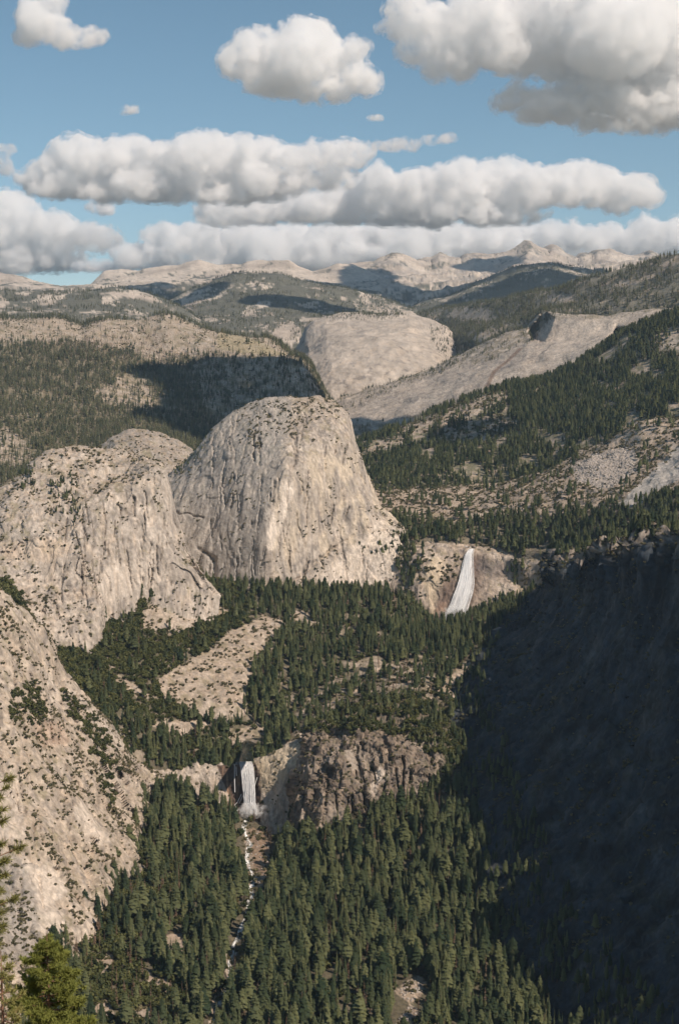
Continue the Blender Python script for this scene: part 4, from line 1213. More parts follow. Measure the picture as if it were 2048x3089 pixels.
# ------------------------------------------------------------------ unseen clouds added overhead, each shaped to throw a wanted shadow on the land
def shade_cloud(patch, poly, height, label, seed, thick=60, dens=0.09, n=260):
    G, nn, px, py = patch
    r = np.random.default_rng(seed)
    ii = np.argwhere(inpoly(px, py, poly))
    ii = ii[r.choice(len(ii), min(n, len(ii)), replace=False)]
    balls = []
    for i, j in ii:
        p = G[i, j]
        c = p + SUN * ((height - p[2]) / SUN[2])  # the wanted shadow's outline, carried up towards the sun
        s = thick * (0.55 + 0.45 * r.random())
        balls.append((*c, s, s, s * 0.8))
    return ball_cloud('cloud', balls, thick * 0.3, thick * 0.25, (cloud_material('shade_core_%d' % seed, dens, 150.0), cloud_material('shade_fringe_%d' % seed, dens * 0.4, 120.0)), label, seed)


shade_cloud(p_left, [(390, 1118), (480, 1106), (560, 1096), (640, 1084), (800, 1086), (912, 1104), (965, 1185), (990, 1240), (930, 1270), (800, 1345), (660, 1355), (580, 1312), (480, 1272), (390, 1250), (500, 1240), (520, 1170)], 1980, 'unseen cloud added overhead to shade the steep end of the tan ridge', 21, 70, 0.14, 700)
shade_cloud(p_blue, [(1290, 945), (1420, 895), (1500, 865), (1600, 818), (1690, 826), (1780, 840), (1700, 880), (1560, 905), (1450, 930)], 3600, 'broad unseen cloud added high up to shade the blue wooded hill', 22, 130, 0.05, 300)
shade_cloud(p_mid, [(730, 912), (790, 893), (900, 900), (990, 922), (1060, 935), (1000, 950), (900, 930), (800, 915)], 3100, 'long unseen cloud added high up to shade a strip of the broad wooded hill', 23, 90, 0.06)
shade_cloud(p_mid, [(500, 915), (560, 900), (640, 862), (660, 868), (600, 900), (520, 925)], 3300, 'small unseen cloud added high up to shade the saddle of the wooded hill', 24, 100, 0.05)
shade_cloud(p_rs, [(1290, 1330), (1390, 1275), (1480, 1270), (1540, 1300), (1440, 1330), (1360, 1350)], 1900, 'small unseen cloud added overhead to shade the middle of the wooded hillside', 25, 36, 0.06)
shade_cloud(p_slab, [(1040, 1300), (1060, 1265), (1120, 1275), (1190, 1270), (1210, 1285), (1140, 1310)], 1900, 'small unseen cloud added overhead to shade the hollow at the foot of the slab', 26, 45, 0.07)
shade_cloud(p_range, [(1040, 850), (1100, 825), (1150, 830), (1140, 860), (1060, 880)], 4700, 'small unseen cloud added far up to shade a knoll below the pale peaks', 27, 170, 0.04)
shade_cloud(p_range, [(1400, 800), (1440, 785), (1520, 785), (1540, 800), (1480, 815)], 4900, 'long unseen cloud added far up to shade a notch between the pale peaks', 28, 150, 0.04)

# ------------------------------------------------------------------ plants: where they grow
def flat(n, a=0.4, b=0.65):
    return sstep(a, b, n[..., 2])


def keep(patch, polys, inside, amp=12, size=30.0):
    """1 outside the bare polygons, `inside` within them."""
    G, n, px, py = patch
    f = np.ones(px.shape)
    for p in polys:
        f = f * (1 - (1 - inside) * soft(px, py, G, p, amp, size))
    return f


def cracks(G, size, seed, lo=0.35, hi=0.7):
    """Where brush finds a hold: joints running down a face."""
    return sstep(lo, hi, ridged(G / np.array([size, size, size * 3.0]), 3, seed))


def clump(G, size, seed, lo=-0.25, hi=0.15):
    return sstep(lo, hi, fbm(G / size, 3, seed))


# far woods
for pt, sd in ((p_mid, 1), (p_lf, 2), (p_blue, 3)):
    G, n, px, py = pt
    scatter('far_conifer', pt, clump(G, 220, 400 + sd) * flat(n, 0.3, 0.6) / 900.0, (18, 30), sd, 20)
G, n, px, py = p_rr
scatter('far_conifer', p_rr, keep(p_rr, RR_BARE, 0.12, 10, 90) * clump(G, 120, 411, -0.6, -0.1) / 260.0, (18, 32), 11, 30)
G, n, px, py = p_slab
vg = 1 - np.clip(soft(px, py, G, SLAB_BARE, 10, 50), 0, 1)
scatter('far_conifer', p_slab, soft(px, py, G, [(990, 1240), (1100, 1195), (1200, 1150), (1330, 1110), (1340, 1122), (1200, 1170), (1100, 1215), (1010, 1260)], 8, 50) / 330.0, (10, 20), 19, 30)
scatter('far_conifer', p_slab, vg * clump(G, 60, 412, -0.1, 0.25) * flat(n, 0.3, 0.5) / 260.0, (14, 24), 12, 30)
G, n, px, py = p_left
wood = keep(p_left, [TAN], 0.06, 12, 60) * keep(p_left, [FACE], 0.55, 12, 60) * keep(p_left, [CLR, CLR2], 0.3, 14, 50)
scatter('far_conifer', p_left, wood * clump(G, 110, 413, -0.75, -0.2) / 170.0, (20, 36), 13, 40)
scatter('dead', p_left, soft(px, py, G, [(100, 1020), (460, 1000), (560, 1070), (480, 1110), (200, 1080)], 20, 60) / 260.0, (14, 24), 14, 40)
scatter('shrub', p_left, (1 - wood) * clump(G, 60, 415, 0.05, 0.3) / 420.0, (2, 5), 15, 40)
G, n, px, py = p_dome
scatter('far_conifer', p_dome, (soft(px, py, G, [(1290, 985), (1345, 985), (1375, 1040), (1345, 1080), (1300, 1040)], 10, 60) + soft(px, py, G, [(980, 945), (1200, 943), (1240, 955), (1180, 962), (990, 962)], 6, 60)) / 500.0, (14, 24), 16, 20)
# right-hand slope and bench
G, n, px, py = p_rs
scatter('conifer', p_rs, keep(p_rs, RS_ROCK, 0.12, 14, 50) * clump(G * np.array([1.5, 0.7, 1]), 110, 421, -0.42, -0.05) / 80.0, (14, 36), 21, 60)
scatter('shrub', p_rs, (1 - keep(p_rs, RS_ROCK, 0.0)) * clump(G, 30, 422) / 160.0, (3, 7), 22, 60)
G, n, px, py = p_bench
bw = soft(px, py, G, BENCH_WOOD, 16, 40)
bare = keep(p_bench, [TALUS, SLAB2], 0.03, 8, 30)
scatter('conifer', p_bench, (bw * clump(G, 60, 423, -0.7, -0.2) / 120.0 + (1 - bw) * clump(G, 50, 424, 0.05, 0.35) / 520.0) * bare, (20, 38), 23, 60)
scatter('shrub', p_bench, (1 - bw) * bare * clump(G, 22, 425, -0.15, 0.2) / 60.0, (1.6, 5), 24, 60)
# domes
G, n, px, py = p_sd
scatter('shrub', p_sd, flat(n, 0.35, 0.6) * clump(G, 25, 431, 0.0, 0.3) / 120.0, (1.6, 4), 31)
G, n, px, py = p_brod
top = flat(n, 0.42, 0.62)
scatter('shrub', p_brod, (top * clump(G, 26, 432, -0.05, 0.35) / 60.0 + flat(n, 0.2, 0.45) * cracks(G, 30, 433) * clump(G, 60, 434, 0.0, 0.35) / 110.0) * keep(p_brod, [[(300, 1600), (500, 1560), (520, 1720), (440, 1780), (300, 1830)]], 0.12), (1.0, 4.4), 32)
scatter('conifer', p_brod, top * (soft(px, py, G, [(150, 1430), (230, 1450), (225, 1540), (165, 1500)], 16) + soft(px, py, G, [(150, 1540), (240, 1530), (235, 1590), (180, 1580)], 12)
        + soft(px, py, G, [(60, 1420), (110, 1400), (120, 1500), (60, 1480)], 14)) / 160.0, (10, 20), 33)
scatter('oak', p_brod, soft(px, py, G, [(-60, 1740), (30, 1760), (130, 1930), (200, 1960), (130, 1990), (-60, 1850)], 14) / 70.0, (8, 15), 34)
G, n, px, py = p_lib
topl = soft(px, py, G, [(830, 1205), (1000, 1215), (1040, 1240), (940, 1280), (850, 1310), (780, 1260)], 20) + 0.8 * soft(px, py, G, [(720, 1240), (800, 1205), (840, 1240), (790, 1350), (740, 1330)], 20)
ledge = soft(px, py, G, [(850, 1785), (920, 1740), (1010, 1660), (1030, 1670), (930, 1765), (870, 1800)], 8) + soft(px, py, G, [(1140, 1530), (1240, 1610), (1240, 1680), (1170, 1600)], 10)
scatter('shrub', p_lib, topl * clump(G, 20, 435, -0.1, 0.25) / 45.0 + ledge * clump(G, 16, 436, -0.1, 0.2) / 50.0 + cracks(G, 36, 437, 0.5, 0.8) * clump(G, 70, 438, 0.0, 0.3) / 110.0, (1.4, 4.2), 35)
scatter('conifer', p_lib, soft(px, py, G, [(500, 1440), (600, 1350), (640, 1310), (620, 1360), (540, 1440)], 6) / 120.0, (7, 13), 36)
# cliffs of the falls
G, n, px, py = p_nev
scatter('shrub', p_nev, clump(G, 18, 441, 0.0, 0.3) * soft(px, py, G, [(1200, 1680), (1300, 1650), (1310, 1720), (1270, 1850), (1200, 1850)], 10) / 40.0 + soft(px, py, G, [(1330, 1680), (1390, 1680), (1370, 1770), (1330, 1760)], 8) / 90.0, (2.5, 6), 41)
scatter('conifer', p_nev, soft(px, py, G, [(1195, 1600), (1270, 1690), (1262, 1740), (1200, 1800)], 10) / 90.0, (16, 28), 42)
G, n, px, py = p_ver
scatter('shrub', p_ver, clump(G, 12, 443, 0.15, 0.4) / 90.0, (2, 4.5), 43)
# basin
G, n, px, py = p_basin
rockf = keep(p_basin, B_ROCK, 0.0, 8, 22)
thinf = 1 - np.clip(soft(px, py, G, B_THIN, 20, 40), 0, 1) * (0.45 + 0.5 * clump(G, 26, 454, -0.15, 0.2))
leftw = 1 - sstep(620, 800, px - 0.5 * (2050 - py) * 0 + 40 * fbm(G / 60, 3, 450))
pool_clear = keep(p_basin, [[(715, 2238), (800, 2205), (810, 2228), (770, 2262), (775, 2296), (725, 2296), (728, 2262)]], 0.0, 3, 20)
scatter('conifer', p_basin, rockf * thinf * pool_clear * (1 - 0.88 * leftw * (1 - sstep(2130, 2200, py))) * clump(G, 50, 451, -0.5, 0.05) / 100.0, (16, 42), 51)
scatter('oak', p_basin, rockf * thinf * pool_clear * (0.10 + leftw * (1 - 0.6 * sstep(2130, 2200, py))) * clump(G, 45, 452, -0.7, -0.2) / 42.0, (5, 12), 52)
scatter('shrub', p_basin, (1 - rockf * thinf) * clump(G, 18, 453, -0.05, 0.25) * pool_clear / 45.0, (1.6, 4.5), 53)
scatter('dead', p_basin, rockf / 2600.0, (22, 36), 54)
# knob
G, n, px, py = p_knob
kw = soft(px, py, G, [(880, 2100), (1500, 2000), (1760, 2100), (1760, 2560), (1420, 2460), (1330, 2380), (1335, 2290), (1210, 2215), (1000, 2200), (930, 2212)], 14, 30)
scatter('conifer', p_knob, kw * clump(G, 32, 455, -0.1, 0.25) * (0.4 + 0.6 * (px > 1330)) / 150.0, (14, 30), 55)
scatter('oak', p_knob, kw * clump(G, 30, 456, -0.4, 0.1) / 110.0, (6, 12), 56)
scatter('shrub', p_knob, clump(G, 15, 457, 0.05, 0.3) * flat(n, 0.15, 0.5) / 45.0, (1.6, 4.5), 57)
scatter('conifer', p_knob, soft(px, py, G, [(840, 2320), (885, 2300), (870, 2420), (850, 2500), (830, 2440)], 8) / 160.0, (10, 20), 58)
# near-left cliff
G, n, px, py = p_nl
bar = keep(p_nl, [[(200, 2400), (270, 2420), (330, 2550), (250, 2540)], [(70, 2570), (190, 2640), (220, 2720), (170, 2830), (120, 2830)], [(130, 1960), (190, 2060), (185, 2140), (140, 2120)], [(0, 2340), (70, 2360), (80, 2530), (0, 2560)]], 0.1, 10)
scatter('shrub', p_nl, bar * (cracks(G, 30, 461, 0.35, 0.7) * clump(G, 70, 465, -0.1, 0.35) / 34.0 + flat(n, 0.5, 0.7) * clump(G, 20, 462, 0.0, 0.3) / 50.0), (0.9, 4.4), 61)
grn = soft(px, py, G, [(30, 2080), (100, 2050), (160, 2150), (90, 2200), (30, 2160)], 14) + soft(px, py, G, [(185, 2080), (250, 2120), (340, 2250), (355, 2330), (290, 2290), (210, 2170)], 12) \
    + soft(px, py, G, [(300, 2330), (340, 2320), (345, 2440), (315, 2430)], 10) + soft(px, py, G, [(410, 2560), (450, 2570), (455, 2620), (425, 2610)], 6)
scatter('oak', p_nl, np.clip(grn, 0, 1) * clump(G, 22, 464, -0.35, 0.1) / 45.0, (4, 8.5), 62)
# valley floor
G, n, px, py = p_val
d = np.full(px.shape, 1e9)
for (xa, ya), (xb, yb) in zip(STREAM[:-1], STREAM[1:]):
    L2 = (xb - xa) ** 2 + (yb - ya) ** 2
    t = np.clip(((px - xa) * (xb - xa) + (py - ya) * (yb - ya)) / L2, 0, 1)
    d = np.minimum(d, np.hypot(px - xa - t * (xb - xa), py - ya - t * (yb - ya)))
strm = sstep(8, 20, d)
rockv = keep(p_val, V_ROCK, 0.02, 7, 16)
nowood = keep(p_val, [[(1190, 2990), (1270, 2930), (1300, 2960), (1295, 3080), (1240, 3160), (1185, 3160)], [(690, 2400), (800, 2400), (835, 2500), (830, 2640), (800, 2730), (738, 2740), (725, 2600)], [(1470, 2940), (1495, 2850), (1520, 2860), (1500, 2960)]], 0.0, 8, 20) \
    * keep(p_val, [[(230, 2780), (320, 2820), (420, 2920), (560, 2980), (560, 3140), (220, 3200)]], 0.35, 20, 40) * np.where(py > 2700, sstep(14, 32, d), 1.0)
oakz = np.clip(soft(px, py, G, [(200, 2560), (330, 2520), (520, 2560), (560, 2650), (520, 2760), (420, 2900), (560, 3000), (420, 3120), (200, 3120)], 30, 60), 0, 1)
scatter('conifer', p_val, rockv * strm * (1 - 0.65 * oakz) * clump(G, 45, 471, -0.65, 0.0) * nowood / 122.0, (18, 60), 71)
scatter('oak', p_val, rockv * strm * (oakz / 75.0 + 1 / 900.0), (8, 15), 72)
scatter('shrub', p_val, (1 - rockv * strm) * clump(G, 14, 473, -0.1, 0.2) / 60.0, (2, 5), 73)
scatter('dead', p_val, rockv * strm / 1000.0 + oakz * rockv / 900.0, (22, 38), 74)
# shaded cliff: trees on its brow, a few on its face, woods at its foot
G, n, px, py = p_pan
row = np.arange(G.shape[0])[:, None] * np.ones(G.shape[1])
scatter('conifer', p_pan, (row < 46) * clump(G, 50, 481, -0.5, 0.0) / 130.0 + (row > 235) * clump(G, 40, 484) / 200.0, (14, 30), 81)
scatter('shrub', p_pan, (row < 60) * clump(G, 14, 482, -0.1, 0.25) / 70.0 + (row >= 60) * cracks(G, 30, 483, 0.45, 0.75) * clump(G, 60, 485, 0.0, 0.3) / 90.0, (1.6, 4.5), 82)
trees = {k: np.concatenate(v) for k, v in trees.items() if v}
print('PLANTS', {k: len(v) for k, v in trees.items()})


# ------------------------------------------------------------------ plants: what they look like
SPECIES = [(0.78, 0.72, 0.05, 0.0), (1.0, 0.55, 0.10, 0.0), (1.25, 0.42, 0.26, 0.10), (0.62, 0.85, 0.08, 0.05), (1.45, 0.50, 0.32, 0.18)]   # width, taper, bare stem, gaps


class TriMesh:
    def __init__(self):
        self.v, self.f, self.m = [], [], []
        self.n = 0

    def add(self, V, Fc, mi=0):
        V = np.asarray(V, float).reshape(-1, 3)
        Fc = np.asarray(Fc, int).reshape(-1, 3)
        self.v.append(V)
        self.f.append(Fc + self.n)
        self.m.append(np.full(len(Fc), mi))
        self.n += len(V)

    def build(self, name, mats, smooth=False):
        me = mesh_from(name, np.concatenate(self.v), np.concatenate(self.f), None, smooth)
        for m in mats:
            me.materials.append(m)
        me.polygons.foreach_set('material_index', np.concatenate(self.m).astype(np.int32))
        return me


def tube(T, pts, rad, mi=0, k=6):
    """A tapered round limb along points."""
    pts = np.asarray(pts, float)
    rad = np.asarray(rad, float)
    V, Fc = [], []
    for i, p in enumerate(pts):
        d = pts[min(i + 1, len(pts) - 1)] - pts[max(i - 1, 0)]
        d = d / (np.linalg.norm(d) + 1e-9)
        a = np.cross(d, [0.3, 1, 0.2] if abs(d[1]) < 0.9 else [1, 0, 0])
        a /= np.linalg.norm(a)
        b = np.cross(d, a)
        for j in range(k):
            t = 2 * math.pi * j / k
            V.append(p + rad[i] * (math.cos(t) * a + math.sin(t) * b))
    for i in range(len(pts) - 1):
        for j in range(k):
            q = [i * k + j, i * k + (j + 1) % k, (i + 1) * k + (j + 1) % k, (i + 1) * k + j]
            Fc += [[q[0], q[1], q[2]], [q[0], q[2], q[3]]]
    T.add(V, Fc, mi)


def conifer_crown(T, h, w, lev, nb, seed, mi=0, sparse=0.0, low=0.12, pw=0.58):
    r = np.random.default_rng(seed)
    z0 = low * h
    lean = r.normal(0, 0.012, 2)
    for k in range(lev):
        t = (k + 0.3 * r.random()) / lev
        z = z0 + (h - z0) * t
        rad = 0.5 * w * (1 - t) ** pw * min(1.0, 0.5 + 3.0 * t) * (0.8 + 0.4 * r.random()) + 0.012 * w
        a0 = r.random() * 6.28
        for j in range(nb):
            if r.random() < sparse:
                continue
            a = a0 + 6.283 * j / nb + r.normal(0, 0.25)
            rr = rad * (0.62 + 0.6 * r.random())
            droop = rr * (0.25 + 0.45 * r.random()) * (1 - 0.8 * t)
            ca, sa = math.cos(a), math.sin(a)
            wd = rr * (0.34 + 0.16 * r.random()) + 0.01 * w
            cx, cy_ = lean * z
            B = [cx, cy_, z + 0.25 * rr]
            M1 = [cx + ca * rr * 0.6 - sa * wd, cy_ + sa * rr * 0.6 + ca * wd, z - droop * 0.55]
            M2 = [cx + ca * rr * 0.6 + sa * wd, cy_ + sa * rr * 0.6 - ca * wd, z - droop * 0.55]
            Tp = [cx + ca * rr, cy_ + sa * rr, z - droop]
            K = [cx + ca * rr * 0.55, cy_ + sa * rr * 0.55, z + 0.06 * rr]
            T.add([B, M1, Tp, M2, K], [[0, 1, 4], [1, 2, 4], [2, 3, 4], [3, 0, 4]], mi)
    T.add([[0.01 * w, 0, h * 1.03], [-0.02 * w, 0.02 * w, h * 0.93], [-0.01 * w, -0.03 * w, h * 0.93]], [[0, 1, 2]], mi)


def conifer_trunk(T, h, w, mi=1):
    tube(T, [[0, 0, -0.06 * h], [0, 0, 0.2 * h], [0, 0, 0.6 * h], [0, 0, 0.97 * h]], [0.018 * h, 0.014 * h, 0.008 * h, 0.001 * h], mi, 5)


def leafy_ball(T, h, w, n, seed, mi=0, leaf=0.16):
    """A broadleaf crown or bush: leaf sprays through a lumpy volume."""
    r = np.random.default_rng(seed)
    lobes = r.normal(0, 1, (7, 3)) * np.array([0.22 * w, 0.22 * w, 0.14 * h]) + np.array([0, 0, 0.56 * h])
    lr = w * (0.22 + 0.12 * r.random(7))
    for k in range(n):
        q = r.integers(7)
        d = r.normal(0, 1, 3)
        d /= np.linalg.norm(d)
        p = lobes[q] + d * lr[q] * (0.7 + 0.35 * r.random()) * np.array([1, 1, 0.85])
        p[2] = max(p[2], 0.04 * h)
        s = leaf * w * (0.6 + 0.8 * r.random())
        u = np.cross(d, r.normal(0, 1, 3))
        u /= np.linalg.norm(u)
        v = np.cross(d, u) + d * 0.5 * r.normal()
        T.add([p - u * s, p + v * s, p + u * s, p - v * s * 0.8], [[0, 1, 2], [0, 2, 3]], mi)


def conifer_parts(seed, h=1.0, w=0.27, lev=26, nb=7, crown_mat=None, sparse=0.0, low=0.1, pw=0.58):
    A, B = TriMesh(), TriMesh()
    conifer_crown(A, h, w, lev, nb, seed, 0, sparse, low, pw)
    conifer_trunk(B, h, w, 0)
    return A.build('crown', [crown_mat or M_needle]), B.build('trunk', [M_bark])


def source_collection(name, makers):
    c = bpy.data.collections.new(name)
    for i, mk in enumerate(makers):
        me = mk(i)
        o = bpy.data.objects.new('%s_kind' % name, me)
        c.objects.link(o)
    return c


def mk_conifer(w, lev, nb, mat, sparse=0.0, low=0.1):
    def f(i):
        T = TriMesh()
        sp = SPECIES[i % 5]
        conifer_crown(T, 1.0, w * sp[0], lev, nb, 50 + i + lev, 0, max(sparse, sp[3]), max(low if sparse else 0, sp[2]), sp[1])
        conifer_trunk(T, 1.0, w, 1)
        return T.build('conifer', [mat, M_bark])
    return f


def mk_leafy(w, n, mat, leaf):
    def f(i):
        T = TriMesh()
        leafy_ball(T, 1.0, w * (0.85 + 0.12 * i), n, 90 + i, 0, leaf)
        tube(T, [[0, 0, -0.1], [0.02, 0, 0.3], [0, 0.02, 0.6]], [0.04, 0.03, 0.01], 1, 5)
        return T.build('bush', [mat, M_bark])
    return f


SRC = {
    'conifer': source_collection('conifer', [mk_conifer(0.28, 30, 7, M_needle)] * 5),
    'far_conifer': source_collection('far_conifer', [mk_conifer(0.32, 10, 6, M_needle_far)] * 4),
    'oak': source_collection('oak', [mk_leafy(1.05, 150, M_oak, 0.12)] * 4),
    'shrub': source_collection('shrub', [mk_leafy(1.5, 60, M_shrub, 0.17)] * 4),
    'dead': source_collection('dead', [mk_conifer(0.13, 16, 5, M_dead, 0.25, 0.2)] * 4),
}


def instancer(name, source):
    ng = bpy.data.node_groups.new(name, 'GeometryNodeTree')
    ng.interface.new_socket('Geometry', in_out='INPUT', socket_type='NodeSocketGeometry')
    ng.interface.new_socket('Geometry', in_out='OUTPUT', socket_type='NodeSocketGeometry')
    gi, go = ng.nodes.new('NodeGroupInput'), ng.nodes.new('NodeGroupOutput')
    ci = ng.nodes.new('GeometryNodeCollectionInfo')
    ci.inputs['Collection'].default_value = source
    ci.inputs['Separate Children'].default_value = True
    ci.inputs['Reset Children'].default_value = True
    ip = ng.nodes.new('GeometryNodeInstanceOnPoints')
    ip.inputs['Pick Instance'].default_value = True

    def attr(nm, tp):
        a = ng.nodes.new('GeometryNodeInputNamedAttribute')
        a.data_type = tp
        a.inputs['Name'].default_value = nm
        return a.outputs['Attribute']
    L = ng.links.new
    L(gi.outputs[0], ip.inputs['Points'])
    L(ci.outputs[0], ip.inputs['Instance'])
    L(attr('variant', 'INT'), ip.inputs['Instance Index'])
    L(attr('spin', 'FLOAT_VECTOR'), ip.inputs['Rotation'])
    L(attr('size', 'FLOAT_VECTOR'), ip.inputs['Scale'])
    L(ip.outputs[0], go.inputs[0])
    return ng


def stuff(name, arr, source, label, seed, nvar, category):
    """A wood or thicket too many to count: one object of instanced plants."""
    r = np.random.default_rng(seed)
    n = len(arr)
    me = bpy.data.meshes.new(name)
    me.vertices.add(n)
    me.vertices.foreach_set('co', np.ascontiguousarray(arr[:, :3], np.float32).ravel())
    a = me.attributes.new('variant', 'INT', 'POINT')
    a.data.foreach_set('value', r.integers(0, nvar, n).astype(np.int32))
    a = me.attributes.new('spin', 'FLOAT_VECTOR', 'POINT')
    sp = np.zeros((n, 3), np.float32)
    sp[:, 2] = r.random(n) * 6.283
    sp[:, :2] = r.normal(0, 0.03, (n, 2))
    a.data.foreach_set('vector', sp.ravel())
    a = me.attributes.new('size', 'FLOAT_VECTOR', 'POINT')
    wd = arr[:, 3] * (0.8 + 0.45 * r.random(n))
    a.data.foreach_set('vector', np.stack([wd, wd, arr[:, 3]], -1).astype(np.float32).ravel())
    o = link(name, me, kind='stuff', label=label)
    md = o.modifiers.new('plants', 'NODES')
    md.node_group = instancer(name, source)
    return o


def biggest(arr, k, box, F_=F):
    """Split off the k plants that show largest inside a box of the photo."""
    px, py = proj(arr[:, :3])
    size = arr[:, 3] / arr[:, 1]
    ok = (px > box[0]) & (px < box[2]) & (py > box[1]) & (py < box[3])
    order = np.argsort(-np.where(ok, size, -1))[:k]
    m = np.zeros(len(arr), bool)
    m[order] = True
    return arr[m], arr[~m]


def individuals(name, arr, protos, label, cat, group, seed):
    """Single plants: each an Empty at its foot with its own crown and trunk."""
    r = np.random.default_rng(seed)
    for i, (x, y, z, h) in enumerate(arr):
        e = bpy.data.objects.new(name, None)
        col.objects.link(e)
        e.empty_display_size = 1
        e.location = (x, y, z)
        wd = h * (0.8 + 0.45 * r.random())
        e.scale = (wd, wd, h)
        e.rotation_euler = (r.normal(0, 0.03), r.normal(0, 0.03), r.random() * 6.283)
        e['label'], e['category'], e['group'] = label, cat, group
        for pn, me in protos[i % len(protos)]:
            link(pn, me, e)


def leafy_parts(seed, w, n, mat, leaf):
    A, B = TriMesh(), TriMesh()
    leafy_ball(A, 1.0, w, n, seed, 0, leaf)
    tube(B, [[0, 0, -0.1], [0.02, 0, 0.3], [0, 0.02, 0.6]], [0.04, 0.03, 0.01], 0, 5)
    return [('crown', A.build('crown', [mat])), ('trunk', B.build('trunk', [M_bark]))]


near, rest = biggest(trees['conifer'], 300, (330, 2440, 1540, 3200))
trees['conifer'] = rest
individuals('conifer', near, [list(zip(('crown', 'trunk'), conifer_parts(50 + i, 1.0, 0.28 * SPECIES[i][0], 30, 7, None, SPECIES[i][3], SPECIES[i][2], SPECIES[i][1]))) for i in range(5)],
            'tall dark green conifer in the dense wood on the valley floor', 'conifer', 'conifers on the valley floor', 5)
near, rest = biggest(trees['oak'], 150, (200, 2540, 760, 3120))
trees['oak'] = rest
individuals('oak', near, [leafy_parts(90 + i, 1.05 * (0.85 + 0.12 * i), 150, M_oak, 0.12) for i in range(4)],
            'round-crowned olive oak at the foot of the sunlit left cliff', 'oak', 'oaks below the sunlit cliff', 6)
near, rest = biggest(trees['dead'], 60, (330, 2440, 1540, 3120))
trees['dead'] = rest
individuals('dead_conifer', near, [list(zip(('crown', 'trunk'), conifer_parts(150 + i, 1.0, 0.14, 16, 5, M_dead, 0.25, 0.2))) for i in range(3)],
            'brown dead conifer standing among the green ones on the valley floor', 'dead tree', 'dead conifers on the valley floor', 7)
near, rest = biggest(trees['shrub'], 300, (0, 1800, 620, 3060))
trees['shrub'] = rest
individuals('shrub', near, [leafy_parts(190 + i, 1.5 * (0.85 + 0.12 * i), 60, M_shrub, 0.17) for i in range(4)],
            'small dark bush clinging to the sunlit left cliff', 'shrub', 'bushes on the sunlit left cliff', 8)

stuff('forest', trees['conifer'], SRC['conifer'], 'dark green conifer forest over the valley and the slopes behind it', 11, 5, 'forest')
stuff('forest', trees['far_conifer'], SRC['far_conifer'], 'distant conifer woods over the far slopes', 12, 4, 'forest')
stuff('oak_woods', trees['oak'], SRC['oak'], 'olive oak woods between the slabs of the basin', 13, 4, 'woods')
stuff('shrubbery', trees['shrub'], SRC['shrub'], 'brush dotted over domes, ledges and cliffs', 14, 4, 'brush')
stuff('dead_woods', trees['dead'], SRC['dead'], 'grey-brown dead trees scattered through the forest', 15, 4, 'dead trees')

# ------------------------------------------------------------------ water
def surf(patch, pts, lift=0.0):
    """Points of a patch seen at photo pixels, moved `lift` metres towards the viewpoint."""
    G, n, px, py = patch
    out = []
    for x, y in pts:
        d2 = (px - x) ** 2 + (py - y) ** 2
        m = d2 < max(9.0, d2.min() * 1.5 + 1)
        D = G[..., 1][m].min()
        out.append(unproj(x, y, D - lift))
    return np.array(out)


def water_material(name, c0, c1, scale, rough):
    m, nt, out = new_mat(name)
    b = N(nt, 'ShaderNodeBsdfPrincipled', Roughness=rough)
    tc = N(nt, 'ShaderNodeTexCoord')
    mp = N(nt, 'ShaderNodeMapping')
    mp.inputs['Scale'].default_value = scale
    nt.links.new(tc.outputs['Object'], mp.inputs['Vector'])
    nz = N(nt, 'ShaderNodeTexNoise', Scale=1.0, Detail=4.0)
    nt.links.new(mp.outputs[0], nz.inputs['Vector'])
    cr = N(nt, 'ShaderNodeValToRGB')
    cr.color_ramp.elements[0].position = 0.38
    cr.color_ramp.elements[1].position = 0.58
    cr.color_ramp.elements[0].color = (*c0, 1)
    cr.color_ramp.elements[1].color = (*c1, 1)
    nt.links.new(nz.outputs['Fac'], cr.inputs['Fac'])
    nt.links.new(cr.outputs[0], b.inputs['Base Color'])
    nt.links.new(b.outputs[0], out.inputs['Surface'])
    return m


M_fall = water_material('white_water', (0.88, 0.87, 0.86), (0.95, 0.945, 0.93), (0.5, 0.5, 0.06), 0.6)
_nt = M_fall.node_tree
_b = next(n for n in _nt.nodes if n.type == 'BSDF_PRINCIPLED')
_o = next(n for n in _nt.nodes if n.type == 'OUTPUT_MATERIAL')
_t = N(_nt, 'ShaderNodeBsdfTranslucent')
_t.inputs['Color'].default_value = (0.95, 0.94, 0.93, 1)
_m = N(_nt, 'ShaderNodeMixShader')
_m.inputs[0].default_value = 0.12
_nt.links.new(_b.outputs[0], _m.inputs[1])
_nt.links.new(_t.outputs[0], _m.inputs[2])
_nt.links.new(_m.outputs[0], _o.inputs['Surface'])
M_rapid = water_material('rapids', (0.10, 0.10, 0.09), (0.88, 0.87, 0.84), (0.16, 0.10, 0.10), 0.4)
M_pool = water_material('pool_water', (0.012, 0.016, 0.014), (0.03, 0.034, 0.028), (0.05, 0.05, 0.05), 0.12)


def mist_material(name, dens):
    m, nt, out = new_mat(name)
    v = N(nt, 'ShaderNodeVolumeScatter', Density=dens, Anisotropy=0.2)
    v.inputs['Color'].default_value = (1, 1, 1, 1)
    nt.links.new(v.outputs[0], out.inputs['Volume'])
    return m


